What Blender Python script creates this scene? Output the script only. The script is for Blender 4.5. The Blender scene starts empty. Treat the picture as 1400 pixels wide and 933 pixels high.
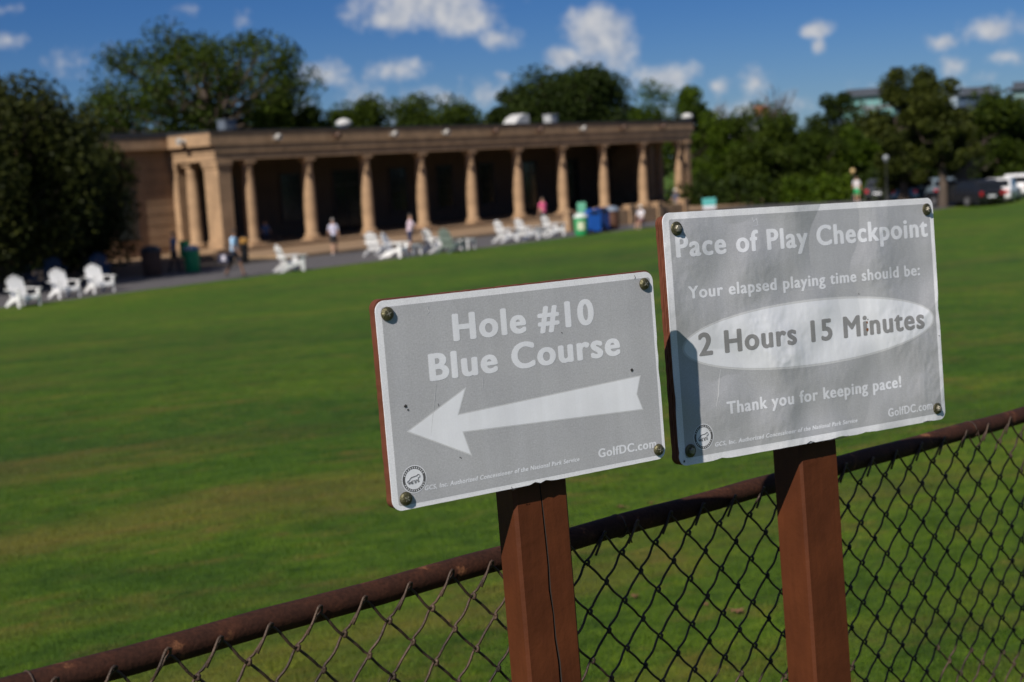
import bpy, bmesh, math, random
import numpy as np
from mathutils import Vector, Matrix

# ------------------------------------------------------------------ scene, camera, sky, sun
sc = bpy.context.scene
COL = sc.collection
R = math.radians
F, PITCH, ROLL, CH = 1944.0, R(6.955), R(3.4), 3.762     # focal length in photo pixels, tilt, roll, eye height above the far lawn
PW, PH = 1400.0, 933.0

c_f = Vector((0, math.cos(PITCH), -math.sin(PITCH)))
c_r0 = Vector((1, 0, 0)); c_u0 = c_r0.cross(c_f)
c_r = math.cos(ROLL) * c_r0 - math.sin(ROLL) * c_u0
c_u = math.sin(ROLL) * c_r0 + math.cos(ROLL) * c_u0
EYE = Vector((0, 0, CH))

cam_d = bpy.data.cameras.new('camera'); cam = bpy.data.objects.new('camera', cam_d); COL.objects.link(cam)
cam_d.sensor_width = 36.0; cam_d.lens = 36.0 * F / PW
cam_d.clip_start = 0.05; cam_d.clip_end = 9000
cam.matrix_world = Matrix((( c_r.x, c_u.x, -c_f.x, EYE.x), (c_r.y, c_u.y, -c_f.y, EYE.y), (c_r.z, c_u.z, -c_f.z, EYE.z), (0, 0, 0, 1)))
cam_d.dof.use_dof = True; cam_d.dof.focus_distance = 2.33; cam_d.dof.aperture_fstop = 5.2
sc.camera = cam

SUN_EL, SUN_AZ = R(40.0), R(-149.6)       # azimuth measured from +Y towards +X
sun_from = Vector((math.sin(SUN_AZ) * math.cos(SUN_EL), math.cos(SUN_AZ) * math.cos(SUN_EL), math.sin(SUN_EL)))
EXPO = 0.20
sc.view_settings.view_transform = 'Standard'; sc.view_settings.look = 'None'
sc.view_settings.exposure = EXPO; sc.view_settings.gamma = 1.0; sc.view_settings.use_curve_mapping = False
sc.render.resolution_x, sc.render.resolution_y = 1024, 682
sc.cycles.max_bounces = 6; sc.cycles.transparent_max_bounces = 6
sc.cycles.use_denoising = True

sun_d = bpy.data.lights.new('sun', 'SUN'); sun_d.energy = 4.7; sun_d.angle = R(0.5); sun_d.color = (1.0, 0.93, 0.84)
sun = bpy.data.objects.new('sun', sun_d); COL.objects.link(sun)
sun.rotation_euler = sun_from.to_track_quat('Z', 'Y').to_euler(); sun.location = (-30, -40, 60)

def ray(px, py):
    return c_f + c_r * ((px - PW / 2) / F) - c_u * ((py - PH / 2) / F)

world = bpy.data.worlds.new('World'); sc.world = world; world.use_nodes = True
CLOUDS = [ # photo x, y, half width, half height, weight
 (580, 6, 92, 36, 1.0), (535, 22, 52, 20, .85), (640, 30, 46, 22, .8), (683, 53, 36, 20, .75), (815, 48, 46, 40, 1.05), (775, 78, 30, 20, .95),
 (842, 62, 30, 34, .9), (545, 95, 44, 18, .8), (445, 102, 34, 18, .8), (908, 108, 44, 22, .85), (978, 120, 20, 16, .65), (1035, 112, 28, 18, .65),
 (1117, 42, 22, 12, .85), (1119, 62, 13, 12, .6), (1360, 44, 46, 20, .85), (1290, 58, 30, 13, .65), (1372, 78, 30, 16, .7), (1305, 92, 36, 16, .5),
 (1345, 106, 30, 14, .5), (560, 140, 260, 24, .38), (1010, 152, 220, 22, .36), (1330, 130, 110, 20, .40), (105, 86, 40, 18, .34), (10, 56, 26, 8, .34), (10, 12, 24, 8, .30), (690, 104, 13, 10, .5), (260, 10, 26, 12, .28), (335, 26, 16, 14, .28)]
def build_world():
    nt = world.node_tree; nt.nodes.clear(); N = nt.nodes.new; L = nt.links.new
    out = N('ShaderNodeOutputWorld'); bg = N('ShaderNodeBackground'); bc = N('ShaderNodeBackground'); mix = N('ShaderNodeMixShader')
    sky = N('ShaderNodeTexSky'); sky.sky_type = 'NISHITA'; sky.sun_disc = False
    sky.sun_elevation = SUN_EL; sky.sun_rotation = SUN_AZ; sky.air_density = 1.0; sky.dust_density = 0.0; sky.ozone_density = 3.0; sky.altitude = 60
    tint = N('ShaderNodeMix'); tint.data_type = 'RGBA'; tint.blend_type = 'MULTIPLY'; tint.inputs[0].default_value = 1.0; tint.inputs[7].default_value = (.235, .455, .86, 1)
    tc0 = N('ShaderNodeTexCoord'); sz = N('ShaderNodeSeparateXYZ'); L(tc0.outputs['Generated'], sz.inputs[0])
    ele = N('ShaderNodeMapRange'); ele.interpolation_type = 'SMOOTHSTEP'; L(sz.outputs[2], ele.inputs[0]); ele.inputs[1].default_value = .015; ele.inputs[2].default_value = .13
    tm = N('ShaderNodeMix'); tm.data_type = 'RGBA'; L(ele.outputs[0], tm.inputs[0]); tm.inputs[6].default_value = (.36, .55, .93, 1); tm.inputs[7].default_value = (.225, .445, .85, 1); L(tm.outputs[2], tint.inputs[7])
    L(sky.outputs[0], tint.inputs[6]); L(tint.outputs[2], bg.inputs[0]); bg.inputs[1].default_value = 0.052
    bc.inputs[0].default_value = (0.95, 0.96, 1.0, 1); bc.inputs[1].default_value = 0.56
    tc = N('ShaderNodeTexCoord'); D = tc.outputs['Generated']
    acc = None
    def math_(op, a, b=None, c=None, clamp=False):
        m = N('ShaderNodeMath'); m.operation = op; m.use_clamp = clamp
        for i, v in enumerate((a, b, c)):
            if v is None: continue
            if isinstance(v, (int, float)): m.inputs[i].default_value = v
            else: L(v, m.inputs[i])
        return m.outputs[0]
    nz = N('ShaderNodeTexNoise'); nz.inputs['Scale'].default_value = 44; nz.inputs['Detail'].default_value = 8; nz.inputs['Roughness'].default_value = .60
    L(D, nz.inputs['Vector'])
    nz2 = N('ShaderNodeTexNoise'); nz2.inputs['Scale'].default_value = 90; nz2.inputs['Detail'].default_value = 4; L(D, nz2.inputs['Vector'])
    for (x, y, hw, hh, w) in CLOUDS:
        d = ray(x, y).normalized()
        rt = d.cross(Vector((0, 0, 1))).normalized(); up = rt.cross(d)
        v1 = N('ShaderNodeVectorMath'); v1.operation = 'DOT_PRODUCT'; L(D, v1.inputs[0]); v1.inputs[1].default_value = rt * (F / (hw*1.1))
        v2 = N('ShaderNodeVectorMath'); v2.operation = 'DOT_PRODUCT'; L(D, v2.inputs[0]); v2.inputs[1].default_value = up * (F / (hh*1.12))
        cx = N('ShaderNodeCombineXYZ'); L(v1.outputs['Value'], cx.inputs[0]); L(v2.outputs['Value'], cx.inputs[1])
        ln = N('ShaderNodeVectorMath'); ln.operation = 'LENGTH'; L(cx.outputs[0], ln.inputs[0])
        m = math_('MULTIPLY', math_('SUBTRACT', 1.25, ln.outputs['Value']), w)
        acc = m if acc is None else math_('SMOOTH_MAX', acc, m, .15)
    sx = N('ShaderNodeSeparateXYZ'); L(D, sx.inputs[0])
    nz3 = N('ShaderNodeTexNoise'); nz3.inputs['Scale'].default_value = 5; nz3.inputs['Detail'].default_value = 5; L(D, nz3.inputs['Vector'])
    hi = N('ShaderNodeMapRange'); L(sx.outputs[2], hi.inputs[0]); hi.inputs[1].default_value = .24; hi.inputs[2].default_value = .40; hi.inputs[3].default_value = -2; hi.inputs[4].default_value = 0
    over = math_('ADD', math_('MULTIPLY', math_('SUBTRACT', nz3.outputs[0], .50), 7.0), hi.outputs[0])          # unseen broken cloud added overhead for neutral fill light
    acc = math_('MAXIMUM', acc, over)
    acc = math_('MAXIMUM', acc, -0.35)
    dens = math_('ADD', acc, math_('MULTIPLY', math_('SUBTRACT', nz.outputs[0], .52), 1.9))
    mr = N('ShaderNodeMapRange'); mr.interpolation_type = 'SMOOTHSTEP'; L(dens, mr.inputs[0])
    mr.inputs[1].default_value = .08; mr.inputs[2].default_value = .92; mr.inputs[3].default_value = 0; mr.inputs[4].default_value = .86
    cr = N('ShaderNodeValToRGB'); L(nz2.outputs[0], cr.inputs[0])
    cr.color_ramp.elements[0].position = .3; cr.color_ramp.elements[0].color = (.60, .66, .78, 1)
    cr.color_ramp.elements[1].position = .62; cr.color_ramp.elements[1].color = (.98, .97, .97, 1)
    L(cr.outputs[0], bc.inputs[0])
    L(mr.outputs[0], mix.inputs[0]); L(bg.outputs[0], mix.inputs[1]); L(bc.outputs[0], mix.inputs[2]); L(mix.outputs[0], out.inputs[0])
build_world()

# ------------------------------------------------------------------ places
YAW = R(50.257)                                             # the clubhouse's long axis
FD = Vector((math.cos(YAW), math.sin(YAW), 0)); FN = Vector((FD.y, -FD.x, 0)); FB = Vector((-11.691, 79.763, 0))
def su(s, u, z=0.0):                                        # s along the facade, u out from its column line
    return FB + FD * s + FN * u + Vector((0, 0, z))
def ground_z(x, y):
    r = math.hypot(x, y); t = min(max((r - 2.0) / 42.0, 0), 1)
    return 2.06 * (1 - t) ** 1.05
def on_ground(px, py, z0=0.0):                              # where the ray of a photo pixel meets the level z0
    d = ray(px, py); t = (z0 - CH) / d.z
    return EYE + d * t
def at_depth(px, D):                                        # the point on z = 0 seen in the column px at depth D
    a = (px - PW / 2) / F
    b = (CH + D * (c_f.z + c_r.z * a)) / (D * c_u.z)
    return EYE + D * (c_f + c_r * a - c_u * b)
def z_at(px, py, D):
    return (EYE + ray(px, py) * D).z

# ------------------------------------------------------------------ mesh helpers
class MB:
    def __init__(s): s.v = []; s.f = []; s.m = []
    def add(s, vs, fs, mi=0):
        o = len(s.v); s.v += [tuple(v) for v in vs]; s.f += [tuple(i + o for i in f) for f in fs]; s.m += [mi] * len(fs)
    def box(s, x0, y0, z0, x1, y1, z1, mi=0, T=None):
        vs = [Vector(p) for p in ((x0,y0,z0),(x1,y0,z0),(x1,y1,z0),(x0,y1,z0),(x0,y0,z1),(x1,y0,z1),(x1,y1,z1),(x0,y1,z1))]
        if T is not None: vs = [T @ v for v in vs]
        s.add(vs, [(0,3,2,1),(4,5,6,7),(0,1,5,4),(1,2,6,5),(2,3,7,6),(3,0,4,7)], mi)
    def cbox(s, x0, y0, z0, x1, y1, z1, b=.01, mi=0, T=None): # box with chamfered edges (all three directions)
        bm = bmesh.new(); bmesh.ops.create_cube(bm, size=1)
        for v in bm.verts: v.co = Vector(((x0+x1)/2 + v.co.x*(x1-x0), (y0+y1)/2 + v.co.y*(y1-y0), (z0+z1)/2 + v.co.z*(z1-z0)))
        bmesh.ops.bevel(bm, geom=bm.edges[:], offset=b, segments=2, affect='EDGES', profile=.6)
        bm.verts.index_update(); vs = [v.co.copy() for v in bm.verts]; fs = [[v.index for v in f.verts] for f in bm.faces]; bm.free()
        if T is not None: vs = [T @ v for v in vs]
        s.add(vs, fs, mi)
    def lathe(s, prof, n=16, mi=0, T=None, cap=True):         # prof: (r, z) from bottom to top
        vs = []; fs = []
        for (r, z) in prof:
            for i in range(n):
                a = 2*math.pi*i/n; vs.append(Vector((r*math.cos(a), r*math.sin(a), z)))
        for j in range(len(prof)-1):
            for i in range(n):
                fs.append((j*n+i, j*n+(i+1)%n, (j+1)*n+(i+1)%n, (j+1)*n+i))
        if cap:
            fs.append(tuple(range(n-1, -1, -1))); fs.append(tuple((len(prof)-1)*n+i for i in range(n)))
        if T is not None: vs = [T @ v for v in vs]
        s.add(vs, fs, mi)
    def tube(s, pts, rad, n=6, mi=0, cap=True):
        pts = [Vector(p) for p in pts]; k = len(pts)
        rr = rad if isinstance(rad, (list, tuple)) else [rad]*k
        tg = []
        for i in range(k):
            t = pts[min(i+1, k-1)] - pts[max(i-1, 0)]
            tg.append(t.normalized() if t.length > 1e-9 else Vector((0, 0, 1)))
        ref = Vector((0, 0, 1)) if abs(tg[0].z) < .9 else Vector((1, 0, 0))
        nrm = (ref - tg[0]*ref.dot(tg[0])).normalized(); vs = []; fs = []
        for i in range(k):
            nrm = nrm - tg[i]*nrm.dot(tg[i])
            nrm = nrm.normalized() if nrm.length > 1e-6 else tg[i].orthogonal().normalized()
            b = tg[i].cross(nrm)
            for j in range(n):
                a = 2*math.pi*j/n; vs.append(pts[i] + (nrm*math.cos(a) + b*math.sin(a))*rr[i])
        for i in range(k-1):
            for j in range(n): fs.append((i*n+j, i*n+(j+1)%n, (i+1)*n+(j+1)%n, (i+1)*n+j))
        if cap: fs.append(tuple(range(n-1, -1, -1))); fs.append(tuple((k-1)*n+j for j in range(n)))
        s.add(vs, fs, mi)
    def prism(s, poly, y0, y1, mi=0, T=None):                 # polygon in (x, z), extruded along y
        n = len(poly); vs = [Vector((x, y0, z)) for x, z in poly] + [Vector((x, y1, z)) for x, z in poly]
        fs = [tuple(range(n)), tuple(range(2*n-1, n-1, -1))] + [(i, i+n, (i+1)%n+n, (i+1)%n) for i in range(n)]
        if T is not None: vs = [T @ v for v in vs]
        s.add(vs, fs, mi)
    def mesh(s, name, mats, smooth=None, fix=True):
        me = bpy.data.meshes.new(name); me.from_pydata(s.v, [], s.f)
        for m in (mats if isinstance(mats, (list, tuple)) else [mats]): me.materials.append(m)
        me.polygons.foreach_set('material_index', s.m)
        if fix:
            bm = bmesh.new(); bm.from_mesh(me); bmesh.ops.recalc_face_normals(bm, faces=bm.faces[:]); bm.to_mesh(me); bm.free()
        if smooth is not None:
            me.polygons.foreach_set('use_smooth', [True]*len(me.polygons))
            if smooth < 180: me.set_sharp_from_angle(angle=R(smooth))
        me.update(); return me
    def build(s, name, mats, parent=None, smooth=None, fix=True):
        return link(bpy.data.objects.new(name, s.mesh(name, mats, smooth, fix)), parent)
def link(o, parent=None):
    COL.objects.link(o)
    if parent is not None: o.parent = parent
    return o
def tag(o, label=None, cat=None, group=None, kind=None):
    if label: o['label'] = label
    if cat: o['category'] = cat
    if group: o['group'] = group
    if kind: o['kind'] = kind
    return o
def thing(name, label, cat, loc=(0,0,0), rotz=0.0, group=None, M=None):
    o = bpy.data.objects.new(name, None); COL.objects.link(o); o.empty_display_size = .2
    if M is not None: o.matrix_world = M
    else: o.location = loc; o.rotation_euler = (0, 0, rotz)
    return tag(o, label, cat, group)
def dup(root, loc, rotz, label, group=None):
    def rec(o, p):
        c = o.copy(); COL.objects.link(c)
        if p is not None: c.parent = p
        for ch in list(o.children): rec(ch, c)
        return c
    r = rec(root, None); r.location = loc; r.rotation_euler = (0, 0, rotz); r['label'] = label
    if group: r['group'] = group
    return r

# ------------------------------------------------------------------ materials
def nodes_of(name):
    m = bpy.data.materials.new(name); m.use_nodes = True; nt = m.node_tree
    return m, nt, nt.nodes['Principled BSDF'], nt.nodes.new, nt.links.new
def mat(name, col, rough=.6, metal=0.0, var=.18, scale=6.0, bump=0.0, bscale=40.0, col2=None, coords='Object', stretch=None, spec=None, detail=5):
    m, nt, p, N, L = nodes_of(name)
    p.inputs['Roughness'].default_value = rough; p.inputs['Metallic'].default_value = metal
    if spec is not None: p.inputs['Specular IOR Level'].default_value = spec
    tc = N('ShaderNodeTexCoord'); src = tc.outputs[coords]
    if stretch:
        mp = N('ShaderNodeMapping'); mp.inputs['Scale'].default_value = stretch; L(src, mp.inputs[0]); src = mp.outputs[0]
    nz = N('ShaderNodeTexNoise'); nz.inputs['Scale'].default_value = scale; nz.inputs['Detail'].default_value = detail; nz.inputs['Roughness'].default_value = .6; L(src, nz.inputs['Vector'])
    cr = N('ShaderNodeValToRGB'); L(nz.outputs[0], cr.inputs[0]); e = cr.color_ramp.elements
    e[0].position = .3; e[1].position = .7
    c2 = col2 or tuple(min(1, c*(1+var)) for c in col)
    e[0].color = (*[c*(1-var) for c in col], 1); e[1].color = (*c2, 1)
    L(cr.outputs[0], p.inputs['Base Color'])
    if bump:
        nb = N('ShaderNodeTexNoise'); nb.inputs['Scale'].default_value = bscale; nb.inputs['Detail'].default_value = 4; L(src, nb.inputs['Vector'])
        b = N('ShaderNodeBump'); b.inputs['Strength'].default_value = bump; b.inputs['Distance'].default_value = .01; L(nb.outputs[0], b.inputs['Height']); L(b.outputs[0], p.inputs['Normal'])
    return m
def foliage(name, dark, light, trans=.25):
    m, nt, p, N, L = nodes_of(name)
    g = N('ShaderNodeNewGeometry'); cr = N('ShaderNodeValToRGB'); L(g.outputs['Random Per Island'], cr.inputs[0])
    cr.color_ramp.elements[0].color = (*dark, 1); cr.color_ramp.elements[1].color = (*light, 1)
    tc = N('ShaderNodeTexCoord'); nz = N('ShaderNodeTexNoise'); nz.inputs['Scale'].default_value = .35; L(tc.outputs['Object'], nz.inputs['Vector'])
    mx = N('ShaderNodeMix'); mx.data_type = 'RGBA'; mx.blend_type = 'MULTIPLY'; mx.inputs[0].default_value = .7
    r2 = N('ShaderNodeValToRGB'); L(nz.outputs[0], r2.inputs[0]); r2.color_ramp.elements[0].position = .35; r2.color_ramp.elements[0].color = (.55, .6, .5, 1); r2.color_ramp.elements[1].position = .65; r2.color_ramp.elements[1].color = (1.15, 1.1, .95, 1)
    L(cr.outputs[0], mx.inputs[6]); L(r2.outputs[0], mx.inputs[7]); L(mx.outputs[2], p.inputs['Base Color'])
    p.inputs['Roughness'].default_value = .6; p.inputs['Specular IOR Level'].default_value = .12
    tr = N('ShaderNodeBsdfTranslucent'); L(mx.outputs[2], tr.inputs[0]); ms = N('ShaderNodeMixShader'); ms.inputs[0].default_value = trans
    L(p.outputs[0], ms.inputs[1]); L(tr.outputs[0], ms.inputs[2]); L(ms.outputs[0], nt.nodes['Material Output'].inputs[0])
    return m

STONE = mat('limestone', (.345, .222, .126), .85, var=.24, scale=1.6, bump=.25, bscale=18)
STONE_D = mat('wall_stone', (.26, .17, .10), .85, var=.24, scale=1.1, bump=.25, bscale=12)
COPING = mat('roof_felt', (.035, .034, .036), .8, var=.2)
PORCH_SHADE = mat('porch_wall_shaded', (.105, .070, .044), .85, var=.16, scale=1.1, bump=.25, bscale=12)  # portico shade put into the colour, much darker than the other walls
DARKGLASS = mat('dark_glass', (.012, .014, .016), .12, var=.2)
DARKWOOD = mat('dark_door', (.03, .025, .022), .5, var=.2)
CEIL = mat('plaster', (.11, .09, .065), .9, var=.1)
ASPHALT = mat('path_asphalt', (.082, .077, .080), .9, var=.16, scale=2.2, bump=.3, bscale=60)
LOTTAR = mat('parking_asphalt', (.06, .06, .062), .9, var=.2, scale=2.2, bump=.3, bscale=60)
TERR = mat('terrace_paving', (.25, .165, .095), .85, var=.16, scale=.8, bump=.2, bscale=20)
PLASTIC = mat('white_plastic', (.78, .78, .77), .45, var=.05, scale=3)
BLUEPL = mat('blue_plastic', (.045, .085, .16), .45, var=.1)
GREYGREEN = mat('sage_plastic', (.20, .25, .22), .5, var=.1)
BARK = mat('bark', (.075, .055, .042), .9, var=.35, scale=5, bump=.8, bscale=14, stretch=(1, 1, .3))

def lawn_mat(name='lawn_turf', gain=1.0, ground=True):
    m, nt, p, N, L = nodes_of(name)
    tc = N('ShaderNodeTexCoord')
    def noise(scale, stretch=(1,1,1), rot=0, detail=4, rough=.55):
        mp = N('ShaderNodeMapping'); mp.vector_type = 'TEXTURE'; mp.inputs['Rotation'].default_value = (0, 0, rot); mp.inputs['Scale'].default_value = stretch
        L(tc.outputs['Object'], mp.inputs[0])
        n = N('ShaderNodeTexNoise'); n.inputs['Scale'].default_value = scale; n.inputs['Detail'].default_value = detail; n.inputs['Roughness'].default_value = rough; L(mp.outputs[0], n.inputs['Vector'])
        return n.outputs[0]
    def ramp(src, stops):
        cr = N('ShaderNodeValToRGB'); L(src, cr.inputs[0]); e = cr.color_ramp.elements
        e[0].position, e[0].color = stops[0][0], (*stops[0][1], 1); e[1].position, e[1].color = stops[-1][0], (*stops[-1][1], 1)
        for q, c in stops[1:-1]:
            n = e.new(q); n.color = (*c, 1)
        return cr.outputs[0]
    def mixc(f, a, b, mode='MIX'):
        mx = N('ShaderNodeMix'); mx.data_type = 'RGBA'; mx.blend_type = mode
        if isinstance(f, float): mx.inputs[0].default_value = f
        else: L(f, mx.inputs[0])
        L(a, mx.inputs[6]); L(b, mx.inputs[7]); return mx.outputs[2]
    base = ramp(noise(.16, (3.2, 1, 1), R(29)), [(.33, (.036, .084, .012)), (.5, (.051, .110, .010)), (.68, (.071, .126, .010))])
    fine = ramp(noise(6.5, (1.6, 1, 1), R(29), 7, .72), [(.30, (.34, .45, .42)), (.5, (1, 1, 1)), (.72, (1.85, 1.50, 1.3))])
    c = mixc(.8, base, fine, 'MULTIPLY')
    micro = ramp(noise(55 if ground else .01, (1, 1, 1), 0, 4, .7), [(.25, (.55, .6, .5)), (.75, (1.45, 1.4, 1.35))])
    c = mixc(.75, c, micro, 'MULTIPLY')
    dryn = noise(.55, (5.5, 1, 1), R(30), 5, .62)
    dry = ramp(dryn, [(.50, (0, 0, 0)), (.68, (.78, .78, .78))])
    dryc = N('ShaderNodeRGB'); dryc.outputs[0].default_value = (.165, .120, .034, 1)
    ln = N('ShaderNodeVectorMath'); ln.operation = 'LENGTH'; L(tc.outputs['Object'], ln.inputs[0])          # worn ground lies along the fence, the far lawn is better kept
    wear = N('ShaderNodeMapRange'); L(ln.outputs['Value'], wear.inputs[0]); wear.inputs[1].default_value = 7; wear.inputs[2].default_value = 24; wear.inputs[3].default_value = 1.0; wear.inputs[4].default_value = .34
    dm = N('ShaderNodeMath'); dm.operation = 'MULTIPLY'; L(dry, dm.inputs[0]); L(wear.outputs[0], dm.inputs[1]); c = mixc(dm.outputs[0], c, dryc.outputs[0])
    dry2 = ramp(noise(3.4, (1.8, 1, 1), R(30), 7, .72), [(.53, (0, 0, 0)), (.70, (.66, .66, .66))]); c = mixc(dry2, c, dryc.outputs[0])
    lush = ramp(noise(1.1, (1.5, 1, 1), R(20), 5, .6), [(.32, (.60, .70, .80)), (.62, (1.20, 1.12, 1.0))]); c = mixc(.75, c, lush, 'MULTIPLY')
    if not ground:
        g = N('ShaderNodeNewGeometry'); rv = ramp(g.outputs['Random Per Island'], [(0, (.62*gain, .68*gain, .55*gain)), (1, (1.45*gain, 1.32*gain, 1.2*gain))]); c = mixc(1.0, c, rv, 'MULTIPLY')
        L(c, p.inputs['Base Color']); p.inputs['Roughness'].default_value = .6; p.inputs['Specular IOR Level'].default_value = .2
        tr = N('ShaderNodeBsdfTranslucent'); L(c, tr.inputs[0]); ms = N('ShaderNodeMixShader'); ms.inputs[0].default_value = .4
        L(p.outputs[0], ms.inputs[1]); L(tr.outputs[0], ms.inputs[2]); L(ms.outputs[0], nt.nodes['Material Output'].inputs[0]); return m
    L(c, p.inputs['Base Color']); p.inputs['Roughness'].default_value = .85; p.inputs['Specular IOR Level'].default_value = .15
    b = N('ShaderNodeBump'); b.inputs['Strength'].default_value = .9; b.inputs['Distance'].default_value = .03; L(noise(38, (1,1,1), 0, 5, .7), b.inputs['Height']); L(b.outputs[0], p.inputs['Normal'])
    return m
LAWN = lawn_mat(); BLADE = lawn_mat('grass_blade', 1.5, False)

# ------------------------------------------------------------------ ground
def build_ground():
    radii = [0, .5, 1, 1.5, 2, 2.6, 3.3, 4, 5, 6.2, 7.6, 9, 11, 13, 16, 19, 22, 26, 30, 34, 38, 41, 43, 44, 46, 60, 90, 140, 220, 400, 800, 1600, 3500]
    n = 120; vs = [(0, 0, ground_z(0, 0))]; fs = []
    for r in radii[1:]:
        for i in range(n):
            a = 2*math.pi*i/n; x, y = r*math.cos(a), r*math.sin(a); vs.append((x, y, ground_z(x, y)))
    for i in range(n): fs.append((0, 1+i, 1+(i+1) % n))
    for j in range(len(radii)-2):
        for i in range(n):
            a, b = 1+j*n+i, 1+j*n+(i+1) % n; fs.append((a, a+n, b+n, b))
    mb = MB(); mb.add(vs, fs); o = mb.build('lawn', LAWN, smooth=180); tag(o, kind='structure')
    def sheet(name, m, s0, s1, u0, u1, z, k=40, jit=0.0, seed=1):
        rnd = random.Random(seed); mb = MB(); vs = []
        for i in range(k+1):
            s = s0 + (s1-s0)*i/k; vs.append(su(s, u1 + rnd.uniform(-jit, jit), z)); vs.append(su(s, u0, z))
        mb.add(vs, [(2*i, 2*i+1, 2*i+3, 2*i+2) for i in range(k)])
        return tag(mb.build(name, m), kind='structure')
    sheet('path', ASPHALT, -75, 20, 8.0, 15.3, .004, 180, .10, 3)
    sheet('shaded_ground', mat('shaded_ground_brown', (.030, .022, .016), .95, var=.4, scale=8, bump=.6, bscale=30), -60, -7.3, -6, 7.99, .006, 60, .1, 5)  # tree shade west of the terrace put into a dark brown ground colour
    sheet('parking_lot', LOTTAR, 20.0, 170, -12, 27.6, .004, 60, .06, 4)
    mb = MB()
    T = Matrix.Translation(FB) @ Matrix.Rotation(YAW, 4, 'Z')          # local x = s, y = -u
    mb.cbox(-7.2, -7.95, -.3, 44, 3.6, .17, .03, 0, T); mb.cbox(-14, .6, -.3, -7.21, 3.6, .16, .03, 0, T)
    tag(mb.build('terrace', TERR), kind='structure')
build_ground()

# short grass blades standing on the near lawn
def build_grass():
    rng = np.random.default_rng(5); n = 420000
    D = np.exp((math.log(3.6) + (math.log(34)-math.log(3.6))*rng.random(n)**1.25)); lat = rng.uniform(-.47, .47, n) * D
    x, y = lat, D * .99
    r = np.hypot(x, y); t = np.clip((r-2)/42, 0, 1); z = 2.06*(1-t)**1.05
    cl = np.sin(x*7.1+y*3.3)*np.sin(x*2.3-y*5.7)*.5+.5
    h = rng.uniform(.008, .021, n)*(.75+.5*cl); w = rng.uniform(.0012, .0024, n)*np.clip(D/6, 1, 2.6); a = rng.uniform(0, 2*np.pi, n); lean = rng.uniform(.1, .9, n); la = rng.uniform(0, 2*np.pi, n)
    v = np.zeros((n, 3, 3), np.float32)
    v[:,0] = np.stack([x-np.cos(a)*w, y-np.sin(a)*w, z-.002], -1); v[:,1] = np.stack([x+np.cos(a)*w, y+np.sin(a)*w, z-.002], -1)
    v[:,2] = np.stack([x+np.cos(la)*h*lean, y+np.sin(la)*h*lean, z+h], -1)
    me = bpy.data.meshes.new('grass'); me.vertices.add(3*n); me.vertices.foreach_set('co', v.ravel())
    me.loops.add(3*n); me.loops.foreach_set('vertex_index', np.arange(3*n, dtype=np.int32))
    me.polygons.add(n); me.polygons.foreach_set('loop_start', np.arange(0, 3*n, 3, dtype=np.int32))
    me.update(calc_edges=True); me.validate()
    me.materials.append(BLADE)
    tag(link(bpy.data.objects.new('grass', me)), 'short mown green turf on the near lawn behind the fence', 'grass', kind='stuff')
build_grass()

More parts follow.
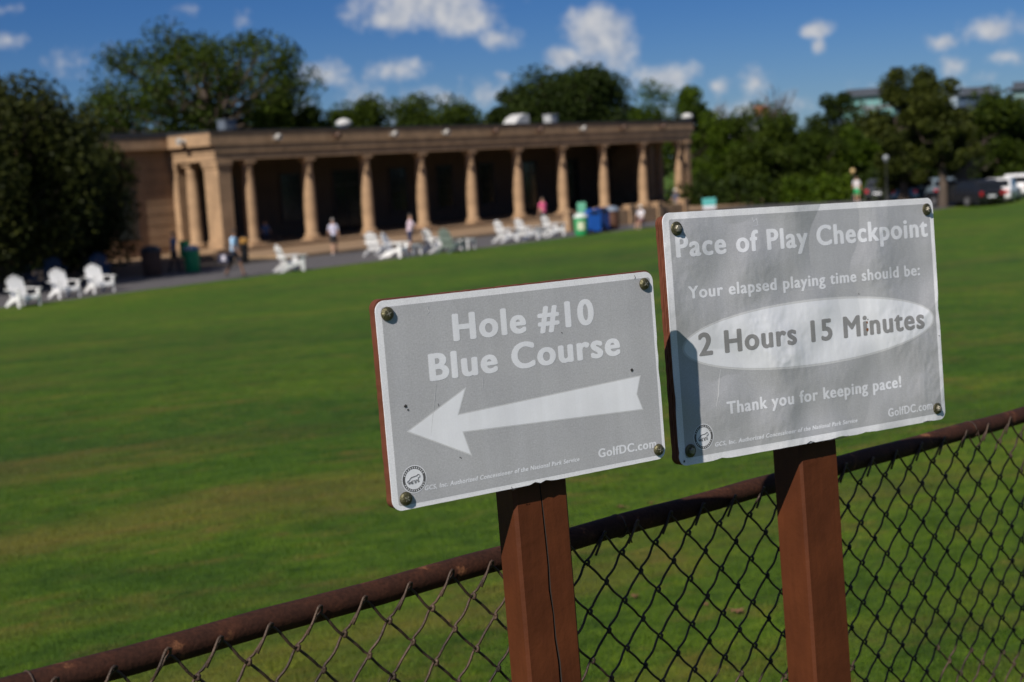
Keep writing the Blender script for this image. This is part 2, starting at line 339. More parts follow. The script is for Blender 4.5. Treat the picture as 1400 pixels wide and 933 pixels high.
# ------------------------------------------------------------------ clubhouse
def build_clubhouse():
    T = Matrix.Translation(FB) @ Matrix.Rotation(YAW, 4, 'Z')
    root = thing('clubhouse', 'long tan stone clubhouse with a flat roof and a shaded row of columns', 'building', M=T)
    # in root coordinates: x = s, y = -u (away from the lawn), z up
    s0, s1 = -5.9, 41.2
    def part(mb, name, m, parent=root, smooth=None): return mb.build(name, m, parent, smooth)
    mb = MB(); mb.cbox(s0-.1, -.95, .17, s1+.1, 3.6, .36, .03); mb.box(-5.2, 3.6, .17, 40.45, 7.0, .359); part(mb, 'step', TERR)
    # walls with stone courses as real raised bands
    for (xa, xb, xc, xd) in ((-11.2, -5.3, -11.23, -5.35), (40.55, 41.0, 40.5, 41.02)):
        mb = MB(); mb.box(xa, 3.65, .17, xb, 13.5, 6.05)
        for k in range(9): mb.box(xc, 3.62, .55 + k*.6, xd, 13.4, 1.09 + k*.6)
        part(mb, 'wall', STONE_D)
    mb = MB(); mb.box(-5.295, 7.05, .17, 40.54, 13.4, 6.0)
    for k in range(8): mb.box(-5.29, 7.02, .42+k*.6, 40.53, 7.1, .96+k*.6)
    part(mb, 'porch_wall', PORCH_SHADE)
    mb = MB(); mb.box(41.05, 3.75, .0, 42.2, 4.3, 4.35); mb.cbox(41.05, 3.65, 4.35, 42.25, 4.4, 4.5, .02)
    for k in range(7): mb.box(41.05, 3.72, .2+k*.6, 42.18, 3.8, .74+k*.6)
    part(mb, 'end_wall', STONE_D)
    # entablature over the columns on three sides
    mb = MB()
    mb.box(s0+.35, -.34, 5.02, s1-.35, .38, 5.42); mb.box(s0+.31, -.40, 5.42, s1-.31, .38, 5.80)
    mb.box(s0+.35, .38, 5.02, s0+1.05, 3.65, 5.42); mb.box(s0+.31, .38, 5.42, s0+1.05, 3.65, 5.80)
    mb.box(s1-1.05, .38, 5.02, s1-.35, 3.65, 5.80)
    part(mb, 'entablature', STONE)
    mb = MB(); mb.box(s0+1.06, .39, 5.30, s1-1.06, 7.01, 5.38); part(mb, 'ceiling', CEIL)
    # fascia band and roof
    f0, f1 = -5.47-.43, 41.2
    mb = MB()
    mb.cbox(f0, -.45, 5.80, f1, 3.08, 6.50, .015); mb.cbox(-11.6, 3.10, 5.80, 41.1, 13.9, 6.40, .015)
    part(mb, 'fascia', STONE)
    mb = MB(); mb.box(f0-.05, -.50, 6.503, f1+.05, 3.06, 6.60); mb.box(-11.65, 3.07, 6.403, 41.15, 13.95, 6.58); mb.box(-10.5, 4.6, 6.58, 40, 13, 6.78)
    part(mb, 'roof', COPING)
    # columns
    prof = [(.50, .36), (.50, .50), (.44, .53), (.47, .60), (.40, .68), (.345, .78), (.350, 1.6), (.348, 2.4), (.335, 3.2), (.310, 3.9), (.275, 4.45), (.30, 4.50), (.275, 4.55), (.285, 4.64), (.34, 4.80)]
    mb = MB(); mb.lathe(prof, 24); cm = mb.mesh('column', STONE, 50)
    mb = MB(); mb.cbox(-.37, -.36, 4.80, .37, .36, 4.90, .02); mb.cbox(-.34, -.33, 4.90, .34, .33, 5.017, .015); capm = mb.mesh('capital', STONE)
    mb = MB(); mb.cbox(-.56, -.56, .36, .56, .56, .46, .02); plm = mb.mesh('plinth', STONE)
    def column(x, y):
        o = link(bpy.data.objects.new('column', cm), root); o.location = (x, y, 0)
        link(bpy.data.objects.new('capital', capm), o); link(bpy.data.objects.new('plinth', plm), o)
    for s in (-3.159, 1.188, 5.742, 10.48, 15.133, 19.87, 24.742, 29.602, 34.585, 39.53): column(s, 0)
    column(-5.05, 2.35); column(40.4, 2.35)
    def pillar(x0, x1, y0, y1):
        mb = MB(); mb.cbox(x0, y0, .36, x1, y1, 4.62, .03); mb.cbox(x0-.07, y0-.07, .36, x1+.07, y1+.07, .80, .03)
        mb.cbox(x0-.05, y0-.05, 4.62, x1+.05, y1+.05, 4.78, .02); mb.cbox(x0-.09, y0-.09, 4.78, x1+.09, y1+.09, 5.017, .02)
        part(mb, 'pillar', STONE)
    pillar(-5.42, -4.52, -.30, .85); pillar(-5.42, -4.75, 3.15, 3.60); pillar(40.15, 41.0-.15, -.30, .6); pillar(40.2, 40.85, 3.15, 3.60)
    # windows and doors on the back wall
    def window(x, z0, z1, w, y=7.0, door=False):
        fr = MB()
        for (a, b, c, d) in ((x-w/2-.12, z0, x-w/2, z1), (x+w/2, z0, x+w/2+.12, z1), (x-w/2-.12, z1, x+w/2+.12, z1+.14)): fr.box(a, y-.07, b, c, y, d)
        if not door: fr.box(x-w/2-.2, y-.14, z0-.12, x+w/2+.2, y, z0)
        f = part(fr, 'door' if door else 'window', DARKWOOD)
        g = MB(); g.box(x-w/2, y-.02, z0, x+w/2, y+.01, z1); g.build('pane', DARKGLASS, f)
        if not door:
            q = MB()
            for k in range(1, 4): q.box(x-w/2, y-.035, z0+(z1-z0)*k/4-.02, x+w/2, y-.021, z0+(z1-z0)*k/4+.02)
            q.box(x-.02, y-.045, z0, x+.02, y-.036, z1); q.build('glazing_bars', DARKWOOD, f)
        else:
            q = MB(); q.box(x-.03, y-.05, z0, x+.03, y-.021, z1); q.box(x-w/2, y-.05, z1-.9, x+w/2, y-.021, z1-.82); q.build('door_rail', DARKWOOD, f)
    for x in (6.1, 15.7, 20.4, 24.9): window(x, 1.3, 4.1, 1.5)
    window(10.9, .37, 4.15, 2.2, door=True); window(29.9, .37, 4.05, 1.6, door=True); window(35.2, .37, 4.0, 1.5, door=True); window(.9, 1.3, 4.1, 1.4)
    window(-8.6, 1.2, 3.6, 1.2, y=3.58)
    # window on the west flank
    mb = MB(); mb.box(-11.36, 6.3, 1.3, -11.235, 6.45, 3.5); mb.box(-11.36, 7.35, 1.3, -11.235, 7.5, 3.5); mb.box(-11.36, 6.3, 3.5, -11.235, 7.5, 3.65); mb.box(-11.4, 6.2, 1.18, -11.235, 7.6, 1.3)
    f = part(mb, 'window', STONE); g = MB(); g.box(-11.27, 6.45, 1.3, -11.237, 7.35, 3.5); g.build('pane', DARKGLASS, f)
    # floodlights on the fascia
    WL = mat('floodlight_white', (.42, .40, .37), .4, var=.06); WB = mat('floodlight_bronze', (.10, .055, .035), .5, var=.15)
    def flood(x, y, m, rz=0):
        mb = MB(); Tm = Matrix.Translation((x, y, 6.14)) @ Matrix.Rotation(rz, 4, 'Z')
        mb.lathe([(.05, 0), (.17, .04), (.20, .20), (.17, .26)], 14, 0, Tm @ Matrix.Translation((0, -.30, 0)) @ Matrix.Rotation(R(105), 4, 'X') @ Matrix.Translation((0, 0, -.1)))
        mb.tube([Tm @ Vector((0, 0, -.03)), Tm @ Vector((0, -.18, -.03)), Tm @ Vector((0, -.28, 0))], .035, 8)
        mb.box(-.1, -.03, -.12, .1, .002, .1, 0, Tm)
        part(mb, 'floodlight', m, smooth=40)
    for px, m in ((375, WL), (457, WB), (535, WL), (606, WL), (674, WB), (735, WB), (794, WL), (849, WB), (903, WB)):
        d = ray(px, 183); t = (su(0, .45) - EYE).dot(FN) / d.dot(FN); q = EYE + d*t; flood((q - FB).dot(FD), -.452, m)
    flood(-5.902, 1.6, WL, R(-90))
    # roof vents and boxes
    VW = mat('vent_white', (.50, .50, .49), .5, var=.06); VG = mat('vent_grey', (.35, .36, .37), .5, var=.1)
    def vent(px, D, kind, m):
        d = ray(px, 170); t = (su(0, -5.0) - EYE).dot(FN) / d.dot(FN); q = EYE + d*t; x = (q - FB).dot(FD); y = 5.0
        mb = MB()
        if kind == 'dome': mb.lathe([(.26, 6.76), (.26, 7.0), (.5, 7.02), (.5, 7.16), (.34, 7.32), (.1, 7.40)], 14, 0, Matrix.Translation((x, y, 0)))
        elif kind == 'wedge': mb.prism([(x-.85, 6.76), (x+.85, 6.76), (x+.85, 7.45), (x+.35, 7.52), (x-.3, 7.25)], y-.6, y+.6)
        else: mb.cbox(x-.42, y-.35, 6.76, x+.42, y+.35, 7.38, .04); mb.cbox(x-.46, y-.4, 7.38, x+.46, y+.4, 7.45, .02)
        part(mb, 'roof_vent', m, smooth=40)
    vent(310, 0, 'box', mat('vent_slate', (.10, .12, .15), .5)); vent(470, 0, 'dome', VW); vent(705, 0, 'wedge', VW); vent(753, 0, 'box', VG); vent(940, 0, 'dome', VW)
    CL = mat('ceiling_lamp', (.5, .42, .26), .4, var=.05)
    for px in (620, 735):
        d = ray(px, 205); t = (su(0, -1.8) - EYE).dot(FN) / d.dot(FN); q = EYE + d*t
        mb = MB(); mb.lathe([(.28, 5.16), (.33, 5.22), (.33, 5.297)], 16, 0, Matrix.Translation(((q - FB).dot(FD), 1.8, 0))); part(mb, 'ceiling_light', CL, smooth=40)
build_clubhouse()

# low stone wall with posts in front of the east end
def low_wall():
    T = Matrix.Translation(su(9.9, 11.6)) @ Matrix.Rotation(YAW, 4, 'Z')
    root = thing('low_wall', 'low tan stone wall with stubby posts past the blue bins', 'wall', M=T)
    mb = MB()
    for k in range(4): mb.box(.2, -.13, .02+k*.22, 11.8, .13, .21+k*.22)
    mb.box(.2, -.10, 0, 11.8, .10, .9); mb.build('wall_body', STONE, root)
    for x in (0.0, 3.0, 6.0, 9.0, 12.0):
        mb = MB(); mb.cbox(x-.22, -.22, 0, x+.22, .22, 1.05, .02); mb.cbox(x-.27, -.27, 1.05, x+.27, .27, 1.16, .02); mb.build('wall_post', STONE, root)
low_wall()

# ------------------------------------------------------------------ trees
def tree(name, label, base, H, zc, rx, rz, nleaf, seed, m, size, trunk_r=.25, nclump=26, spread=.30, low=0.0, group=None, bare=0, lean=(0, 0), open_=0.0):
    rnd = random.Random(seed); rng = np.random.default_rng(seed); nleaf = int(nleaf*1.9); size *= .72
    root = thing(name, label, 'tree', base, 0, group)
    cl = []
    for i in range(nclump):
        while True:
            p = Vector((rnd.uniform(-1, 1), rnd.uniform(-1, 1), rnd.uniform(-1, 1)))
            if .25 + open_*.3 < p.length < 1: break
        rr = .75 + .25*rnd.random()
        cl.append(Vector((p.x*rx*rr + lean[0], p.y*rx*rr + lean[1], zc + p.z*rz*rr)))
    # leaves
    k = np.array([rnd.randrange(nclump) for _ in range(nleaf)])
    C = np.array([tuple(c) for c in cl])[k]
    cs = np.array([spread*rx*rnd.uniform(.6, 1.25) for _ in range(nclump)])[k][:, None]
    off = rng.normal(0, 1, (nleaf, 3)); ln = np.linalg.norm(off, axis=1, keepdims=True); off = off/ln*np.minimum(ln, 2.0)*.62
    off[:, 2] *= .75
    P = C + off*cs
    P[:, 2] = np.maximum(P[:, 2], low + .3*rng.random(nleaf))
    hi_, lo_ = np.percentile(P[:, 2], 99.3), np.percentile(P[:, 2], 1.0)       # stretch the crown to its intended box
    f_ = (P[:, 2]-lo_)/(hi_-lo_); P[:, 2] = (zc-rz) + f_*2*rz
    for ax in (0, 1):
        e_ = np.percentile(np.abs(P[:, ax]-lean[ax]), 98.5); P[:, ax] = lean[ax] + (P[:, ax]-lean[ax])*rx/e_
    P[:, 2] = np.maximum(P[:, 2], low + .3*rng.random(nleaf))
    cl = [Vector(P[k == i].mean(0)) if (k == i).any() else cl[i] for i in range(nclump)]
    sz = rng.uniform(.55, 1.25, nleaf)*size
    A = rng.normal(0, 1, (nleaf, 3)); A /= np.linalg.norm(A, axis=1, keepdims=True)
    Bv = rng.normal(0, 1, (nleaf, 3)); Bv -= A*(A*Bv).sum(1, keepdims=True); Bv /= np.linalg.norm(Bv, axis=1, keepdims=True)
    a = A*sz[:, None]*.5; b = Bv*sz[:, None]*.34
    V = np.stack([P-a, P-b*1.0, P+a, P+b], 1).astype(np.float32)
    V[:, 1] += (a*.15); V[:, 3] += (a*.15)
    me = bpy.data.meshes.new('crown'); me.vertices.add(4*nleaf); me.vertices.foreach_set('co', V.ravel())
    me.loops.add(4*nleaf); me.loops.foreach_set('vertex_index', np.arange(4*nleaf, dtype=np.int32))
    me.polygons.add(nleaf); me.polygons.foreach_set('loop_start', np.arange(0, 4*nleaf, 4, dtype=np.int32)); me.update(calc_edges=True)
    me.materials.append(m); link(bpy.data.objects.new('crown', me), root)
    # trunk, limbs and twigs
    mb = MB(); fork = max(zc - rz*.75, H*.16)
    top = Vector((lean[0]*.6, lean[1]*.6, zc + rz*.45))
    tp = [Vector((0, 0, -.1)), Vector((rnd.uniform(-.1, .1), rnd.uniform(-.1, .1), fork*.5)), Vector((lean[0]*.3 + rnd.uniform(-.2, .2), lean[1]*.3, fork)), (Vector((lean[0]*.3, lean[1]*.3, fork)) + top)/2 + Vector((rnd.uniform(-.3, .3), rnd.uniform(-.3, .3), 0)), top]
    mb.tube(tp, [trunk_r*1.25, trunk_r, trunk_r*.85, trunk_r*.5, trunk_r*.12], 9)
    for i, c in enumerate(cl):
        f = rnd.uniform(.0, .75); st = tp[2].lerp(tp[4], f*f)
        if c.z < st.z - .5: st = tp[2].copy()
        mid = st.lerp(c, .5) + Vector((rnd.uniform(-.1, .1)*rx, rnd.uniform(-.1, .1)*rx, -.05*rz))
        mb.tube([st, mid, c], [trunk_r*.34, trunk_r*.2, trunk_r*.05], 5, cap=False)
        for q in range(3):
            e = c + Vector((rnd.uniform(-1, 1), rnd.uniform(-1, 1), rnd.uniform(-.4, 1)))*spread*rx*.9
            mb.tube([mid.lerp(c, .6), e], [trunk_r*.09, trunk_r*.02], 4, cap=False)
    for i in range(bare):
        an = rnd.uniform(0, 6.28); st = top - Vector((0, 0, rnd.uniform(0, .3)*rz))
        e = Vector((math.cos(an)*rx*rnd.uniform(.1, .8), math.sin(an)*rx*.5, zc + rz*rnd.uniform(1.05, 1.55)))
        mb.tube([st, st.lerp(e, .5) + Vector((rnd.uniform(-.3, .3), 0, .3)), e], [.09, .06, .02], 4, cap=False)
        for q in range(4):
            s_ = st.lerp(e, rnd.uniform(.4, .95)); mb.tube([s_, s_ + Vector((rnd.uniform(-.9, .9), rnd.uniform(-.5, .5), rnd.uniform(.3, 1.1)))], [.035, .012], 4, cap=False)
    mb.build('trunk', BARK, root, smooth=60)
    return root
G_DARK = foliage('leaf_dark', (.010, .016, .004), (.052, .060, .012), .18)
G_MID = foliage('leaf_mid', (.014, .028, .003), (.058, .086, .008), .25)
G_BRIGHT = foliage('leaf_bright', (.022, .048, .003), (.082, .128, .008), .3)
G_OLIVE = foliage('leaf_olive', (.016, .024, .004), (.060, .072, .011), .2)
G_BLUE = foliage('leaf_deep_green', (.009, .019, .003), (.036, .056, .008), .2)  # deep green of the darker trees and shrubs
def px_tree(name, label, x, D, ytop, ybot, hw, m, seed, n=5000, size=.42, **kw):
    b = at_depth(x, D); zt = z_at(x, ytop, D); zb = max(z_at(x, ybot, D), .15); rx = hw*D/F
    return tree(name, label, b, zt, (zt+zb)/2, rx, (zt-zb)/2, n, seed, m, size, low=.05, **kw)
TR = 'trees around the clubhouse and car park'
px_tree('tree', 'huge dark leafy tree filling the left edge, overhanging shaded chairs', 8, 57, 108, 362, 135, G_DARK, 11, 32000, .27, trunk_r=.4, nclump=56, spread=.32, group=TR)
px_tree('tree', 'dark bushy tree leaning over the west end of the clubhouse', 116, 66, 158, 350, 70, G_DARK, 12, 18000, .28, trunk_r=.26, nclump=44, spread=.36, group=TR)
px_tree('tree', 'low dark tree added behind the blue chairs to darken the west wall', 66, 66, 215, 366, 72, G_DARK, 31, 9000, .36, trunk_r=.2, nclump=36, spread=.34, group=TR)  # extra tree added to keep sun off the west wall
px_tree('tree', 'wide loose-crowned tree with sky gaps behind the clubhouse west end', 305, 104, 44, 210, 162, G_MID, 13, 13500, .40, trunk_r=.5, nclump=84, spread=.150, group=TR, open_=.5)
px_tree('tree', 'small tree right of the loose-crowned tree, sparse side branches over the roof', 420, 108, 128, 205, 46, G_MID, 14, 4500, .4, trunk_r=.25, nclump=24, spread=.26, group=TR)
px_tree('tree', 'pale green tree above the white roof dome', 505, 132, 137, 215, 44, G_MID, 15, 5000, .45, nclump=26, group=TR)
px_tree('tree', 'feathery light green tree above the clubhouse roof middle', 590, 134, 133, 215, 60, G_MID, 16, 7000, .45, nclump=32, group=TR)
px_tree('tree', 'low green tree left of the white roof wedge', 655, 140, 146, 215, 42, G_OLIVE, 17, 4200, .45, nclump=24, group=TR)
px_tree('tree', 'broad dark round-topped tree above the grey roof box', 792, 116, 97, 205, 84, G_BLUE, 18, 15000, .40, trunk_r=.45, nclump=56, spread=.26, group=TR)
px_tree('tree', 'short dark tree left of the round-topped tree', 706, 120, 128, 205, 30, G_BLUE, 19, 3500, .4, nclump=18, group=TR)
px_tree('tree', 'bright yellow-green tree right of the round-topped tree', 902, 134, 118, 215, 40, G_BRIGHT, 20, 5000, .38, nclump=26, group=TR)
px_tree('tree', 'bright green tree rising off the clubhouse east corner', 952, 127, 122, 262, 32, G_BRIGHT, 21, 6500, .38, nclump=34, group=TR)
px_tree('tree', 'leafy green tree beside the teal notice board', 992, 122, 160, 268, 46, G_BRIGHT, 22, 7500, .38, nclump=34, group=TR, bare=7)
px_tree('tree', 'mid green tree with dead twigs poking out of its top', 1058, 118, 148, 268, 56, G_MID, 23, 9500, .40, nclump=40, group=TR, bare=9)
px_tree('tree', 'shrubby green tree between the twiggy tree and the yellow lamp', 1110, 106, 185, 268, 42, G_MID, 24, 6000, .36, nclump=28, group=TR)
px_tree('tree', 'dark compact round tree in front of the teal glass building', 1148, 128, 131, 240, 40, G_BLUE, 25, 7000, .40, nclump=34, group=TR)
px_tree('tree', 'yellowish green tree behind the yellow lamp globe', 1178, 108, 176, 262, 36, G_BRIGHT, 26, 5000, .36, nclump=26, group=TR)
px_tree('tree', 'tall uneven olive tree behind the white lamp globe', 1236, 92, 98, 255, 50, G_OLIVE, 27, 9500, .36, trunk_r=.3, nclump=46, spread=.24, group=TR, open_=.3)
px_tree('tree', 'tall olive tree with a bare lower trunk beside the black car', 1289, 82.5, 106, 232, 48, G_OLIVE, 28, 9000, .34, trunk_r=.24, nclump=42, spread=.24, group=TR, open_=.3)
px_tree('tree', 'dense green tree behind the white cars at the right edge', 1374, 98, 132, 262, 58, G_MID, 29, 9500, .38, trunk_r=.3, nclump=42, group=TR)
px_tree('tree', 'dark green tree between the tall olive tree and the right edge', 1330, 104, 165, 262, 40, G_BLUE, 30, 6000, .38, nclump=30, group=TR)
rnd = random.Random(77)
for i, (x, yt, word) in enumerate(((60, 150, 'far tree behind the huge dark tree'), (165, 168, 'far tree in the gap west of the clubhouse'), (690, 160, 'far tree peeping above the white roof wedge'), (860, 150, 'far tree behind the bright yellow-green tree'), (1010, 190, 'far tree behind the leafy tree by the teal board'), (1085, 178, 'far tree behind the dead-twig tree'), (1200, 160, 'far tree below the teal glass building'), (1270, 150, 'far tree between the two tall olive trees'), (1350, 158, 'far tree below the dark blue office block'), (1420, 150, 'far tree cut off by the right edge of view'))):
    px_tree('tree', word, x, 150 + rnd.uniform(-6, 10), yt, 262, 62, (G_MID, G_BLUE)[i % 2], 60+i, 5200, .55, nclump=30, group='far trees in the background row')
def bare_shrub():
    b = at_depth(1318, 86); root = thing('bare_tree', 'grey-brown leafless twiggy tree above the black car', 'tree', b, 0, None); r_ = random.Random(9)
    mb = MB(); mb.tube([(0, 0, -.1), (.1, 0, 1.2), (0, .1, 2.4)], [.12, .09, .05], 7)
    for i in range(60):
        a = r_.uniform(0, 6.28); st = Vector((0, 0, r_.uniform(.9, 2.4))); e = st + Vector((math.cos(a)*r_.uniform(.5, 1.6), math.sin(a)*r_.uniform(.5, 1.5), r_.uniform(.4, 2.0)))
        mb.tube([st, st.lerp(e, .5) + Vector((0, 0, .15)), e], [.03, .02, .008], 4, cap=False)
        for q in range(5):
            s_ = st.lerp(e, r_.uniform(.4, 1)); mb.tube([s_, s_ + Vector((r_.uniform(-.5, .5), r_.uniform(-.5, .5), r_.uniform(0, .7)))], [.012, .006], 3, cap=False)
    mb.build('trunk', mat('grey_twig', (.13, .10, .085), .9, var=.2), root)
bare_shrub()

# shrubs at the foot of the trees, closing the view under the crowns
def shrub(px, D, w, h, m, seed, label):
    rng = np.random.default_rng(seed); n = 1500; b = at_depth(px, D)
    P = rng.normal(0, 1, (n, 3)); P /= np.linalg.norm(P, axis=1, keepdims=True); P *= rng.uniform(.4, 1, (n, 1))**.5
    P *= (1 + .18*np.sin(P[:, :1]*9 + seed)); P *= np.array([w, w*.7, h]); P[:, 2] = np.abs(P[:, 2])
    A = rng.normal(0, 1, (n, 3)); A /= np.linalg.norm(A, axis=1, keepdims=True); B_ = np.cross(A, rng.normal(0, 1, (n, 3))); B_ /= np.linalg.norm(B_, axis=1, keepdims=True)
    V = np.stack([P-A*.17, P-B_*.11, P+A*.17, P+B_*.11], 1)
    mb = MB(); mb.add(V.reshape(-1, 3), [(4*i, 4*i+1, 4*i+2, 4*i+3) for i in range(n)])
    root = thing('shrub', label, 'shrub', b, 0, 'shrubs along the back of the car park'); mb.build('foliage', m, root, fix=False)
    mb = MB(); [mb.tube([(0, 0, -.05), (math.cos(q*2)*w*.3, math.sin(q*2)*w*.2, h*.5)], [.05, .02], 5) for q in range(4)]; mb.build('stem', BARK, root)
for i, (x, D, w, h, m, l) in enumerate(((968, 106, 3.0, 2.4, G_BLUE, 'dark shrub behind the teal notice board'), (1015, 104, 3.2, 2.2, G_BLUE, 'dark shrub under the leafy green tree'), (1062, 104, 3.2, 2.0, G_MID, 'green shrub under the dead-twig tree'), (1108, 103, 3.2, 1.9, G_BRIGHT, 'light green clipped shrub left of the yellow lamp'), (1146, 102, 3.0, 1.7, G_BRIGHT, 'low light green shrub just right of the clipped shrub'), (1196, 106, 3.2, 2.4, G_BLUE, 'dark shrub right of the yellow lamp post'), (1240, 104, 3.0, 2.8, G_BLUE, 'dark shrub under the tall uneven olive tree'), (1300, 110, 3.4, 3.0, G_BLUE, 'dark shrub behind the black car'), (1350, 112, 3.2, 3.0, G_BLUE, 'dark shrub behind the white cars'), (1398, 112, 3.2, 3.0, G_BLUE, 'dark shrub cut off at the right edge'))):
    shrub(x, D, w, h, m, 40+i, l)

# ------------------------------------------------------------------ far city buildings
def city():
    GL = mat('teal_glass', (.16, .34, .34), .25, var=.12, scale=.3); DK = mat('city_dark', (.05, .06, .08), .5, var=.15, scale=.2); BL = mat('blue_glass', (.05, .085, .15), .3, var=.15, scale=.2)
    GR = mat('city_grey', (.16, .17, .19), .7, var=.1, scale=.2); RB = mat('city_brick', (.28, .10, .06), .8, var=.15); PL = mat('city_pale', (.5, .52, .54), .6, var=.1)
    def blk(label, x, D, ytop, hw, body, bandm, roofm, floors, dz=0):
        b = at_depth(x, D); w = hw*D/F; H = z_at(x, ytop, D); root = thing('office_building', label, 'building', b, R(-12))
        mb = MB(); mb.box(-w, 0, 0, w, w*1.2, H-2.2); mb.build('wall', body, root)
        mb = MB()
        for k in range(floors):
            z = H-2.2 - (k+1)*3.6; mb.box(-w-.15, -.15, z, w+.15, w*1.2, z+.9)
            for q in range(9): mb.box(-w+q*w/4.5, -.1, z+.9, -w+q*w/4.5+.25, .05, z+3.5)
        mb.build('floor_bands', bandm, root)
        mb = MB(); mb.box(-w-1.2, -1.2, H-2.2, w+1.2, w*1.2, H-1.4); mb.box(-w*.8, 1, H-1.4, w*.8, w, H); mb.build('roof', roofm, root)
    blk('teal glass office block with a dark flat roof above the trees', 1190, 400, 121, 36, GL, GR, DK, 5)
    blk('dark blue glass office block at the upper right above the trees', 1338, 380, 119, 24, BL, DK, DK, 6)
    blk('pale teal office block at the far right edge above the trees', 1398, 390, 112, 12, GL, GR, DK, 6)
    b = at_depth(1010, 330); root = thing('row_building', 'low grey-roofed building with a brick red chimney block beyond the trees', 'building', b, R(-10)); w = 52*330/F
    H = z_at(1010, 160, 330)
    mb = MB(); mb.box(-w, 0, 0, w, 14, H-2); mb.build('wall', GR, root)
    mb = MB(); mb.prism([(-w-.6, H-2), (w+.6, H-2), (w*.85, H), (-w*.85, H)], -.5, 14.5); mb.build('roof', DK, root)
    mb = MB(); mb.cbox(w*.45, 2, H-.4, w*.85, 6, H+2.2, .1); mb.build('chimney', RB, root)
city()

# ------------------------------------------------------------------ signs in the foreground
def shade(name, col, rough, spec=.5, metal=0.0, wear=0.0, big=0.0, weave=.05):
    """printed sheet metal: fine weave, faint stains, broad dents in the normal"""
    m, nt, p, N, L = nodes_of(name)
    tc = N('ShaderNodeTexCoord')
    def nz(scale, detail=4, stretch=(1, 1, 1), rough=.6):
        mp = N('ShaderNodeMapping'); mp.inputs['Scale'].default_value = stretch; L(tc.outputs['Object'], mp.inputs[0])
        n = N('ShaderNodeTexNoise'); n.inputs['Scale'].default_value = scale; n.inputs['Detail'].default_value = detail; n.inputs['Roughness'].default_value = rough; L(mp.outputs[0], n.inputs['Vector']); return n.outputs[0]
    def ramp(src, a, b, ca, cb):
        cr = N('ShaderNodeValToRGB'); L(src, cr.inputs[0]); e = cr.color_ramp.elements; e[0].position = a; e[0].color = (*ca, 1); e[1].position = b; e[1].color = (*cb, 1); return cr.outputs[0]
    def mul(a, b, f=1.0):
        mx = N('ShaderNodeMix'); mx.data_type = 'RGBA'; mx.blend_type = 'MULTIPLY'; mx.inputs[0].default_value = f; L(a, mx.inputs[6]); L(b, mx.inputs[7]); return mx.outputs[2]
    rgb = N('ShaderNodeRGB'); rgb.outputs[0].default_value = (*col, 1); c = rgb.outputs[0]
    c = mul(c, ramp(nz(420, 2), .3, .7, (1-weave*2,)*3, (1+weave*2,)*3))
    c = mul(c, ramp(nz(420, 2, (.3, 1, 1)), .3, .7, (1-weave*.6,)*3, (1+weave*.6,)*3))
    c = mul(c, ramp(nz(9, 5), .3, .75, (.93, .93, .935), (1.05, 1.05, 1.04)))
    c = mul(c, ramp(nz(24, 5, (1, 1, .07), .65), .30, .72, (.90, .895, .88), (1.04, 1.04, 1.04)), .8)
    c = mul(c, ramp(nz(38, 6, (1, 1, .8), .7), .66, .80, (1, 1, 1), (.86, .85, .82)), .7)
    if wear:
        c = mul(c, ramp(nz(60, 6, (1, 1, .35), .75), .70, .78, (1, 1, 1), (.72, .68, .62)), wear)
    L(c, p.inputs['Base Color']); p.inputs['Roughness'].default_value = rough; p.inputs['Specular IOR Level'].default_value = spec; p.inputs['Metallic'].default_value = metal
    hm = N('ShaderNodeMath'); hm.operation = 'MULTIPLY'; L(nz(6, 4, (1, 1, .8), .5), hm.inputs[0]); L(ramp(nz(4.2, 1), .42, .62, (.12, .12, .12), (1, 1, 1)), hm.inputs[1])
    h = N('ShaderNodeMath'); h.operation = 'MULTIPLY'; L(hm.outputs[0], h.inputs[0]); h.inputs[1].default_value = big
    h2 = N('ShaderNodeMath'); h2.operation = 'MULTIPLY_ADD'; L(nz(300, 2), h2.inputs[0]); h2.inputs[1].default_value = .00004; L(h.outputs[0], h2.inputs[2])
    b = N('ShaderNodeBump'); b.inputs['Strength'].default_value = 1.0; b.inputs['Distance'].default_value = 1.0; L(h2.outputs[0], b.inputs['Height']); L(b.outputs[0], p.inputs['Normal'])
    return m
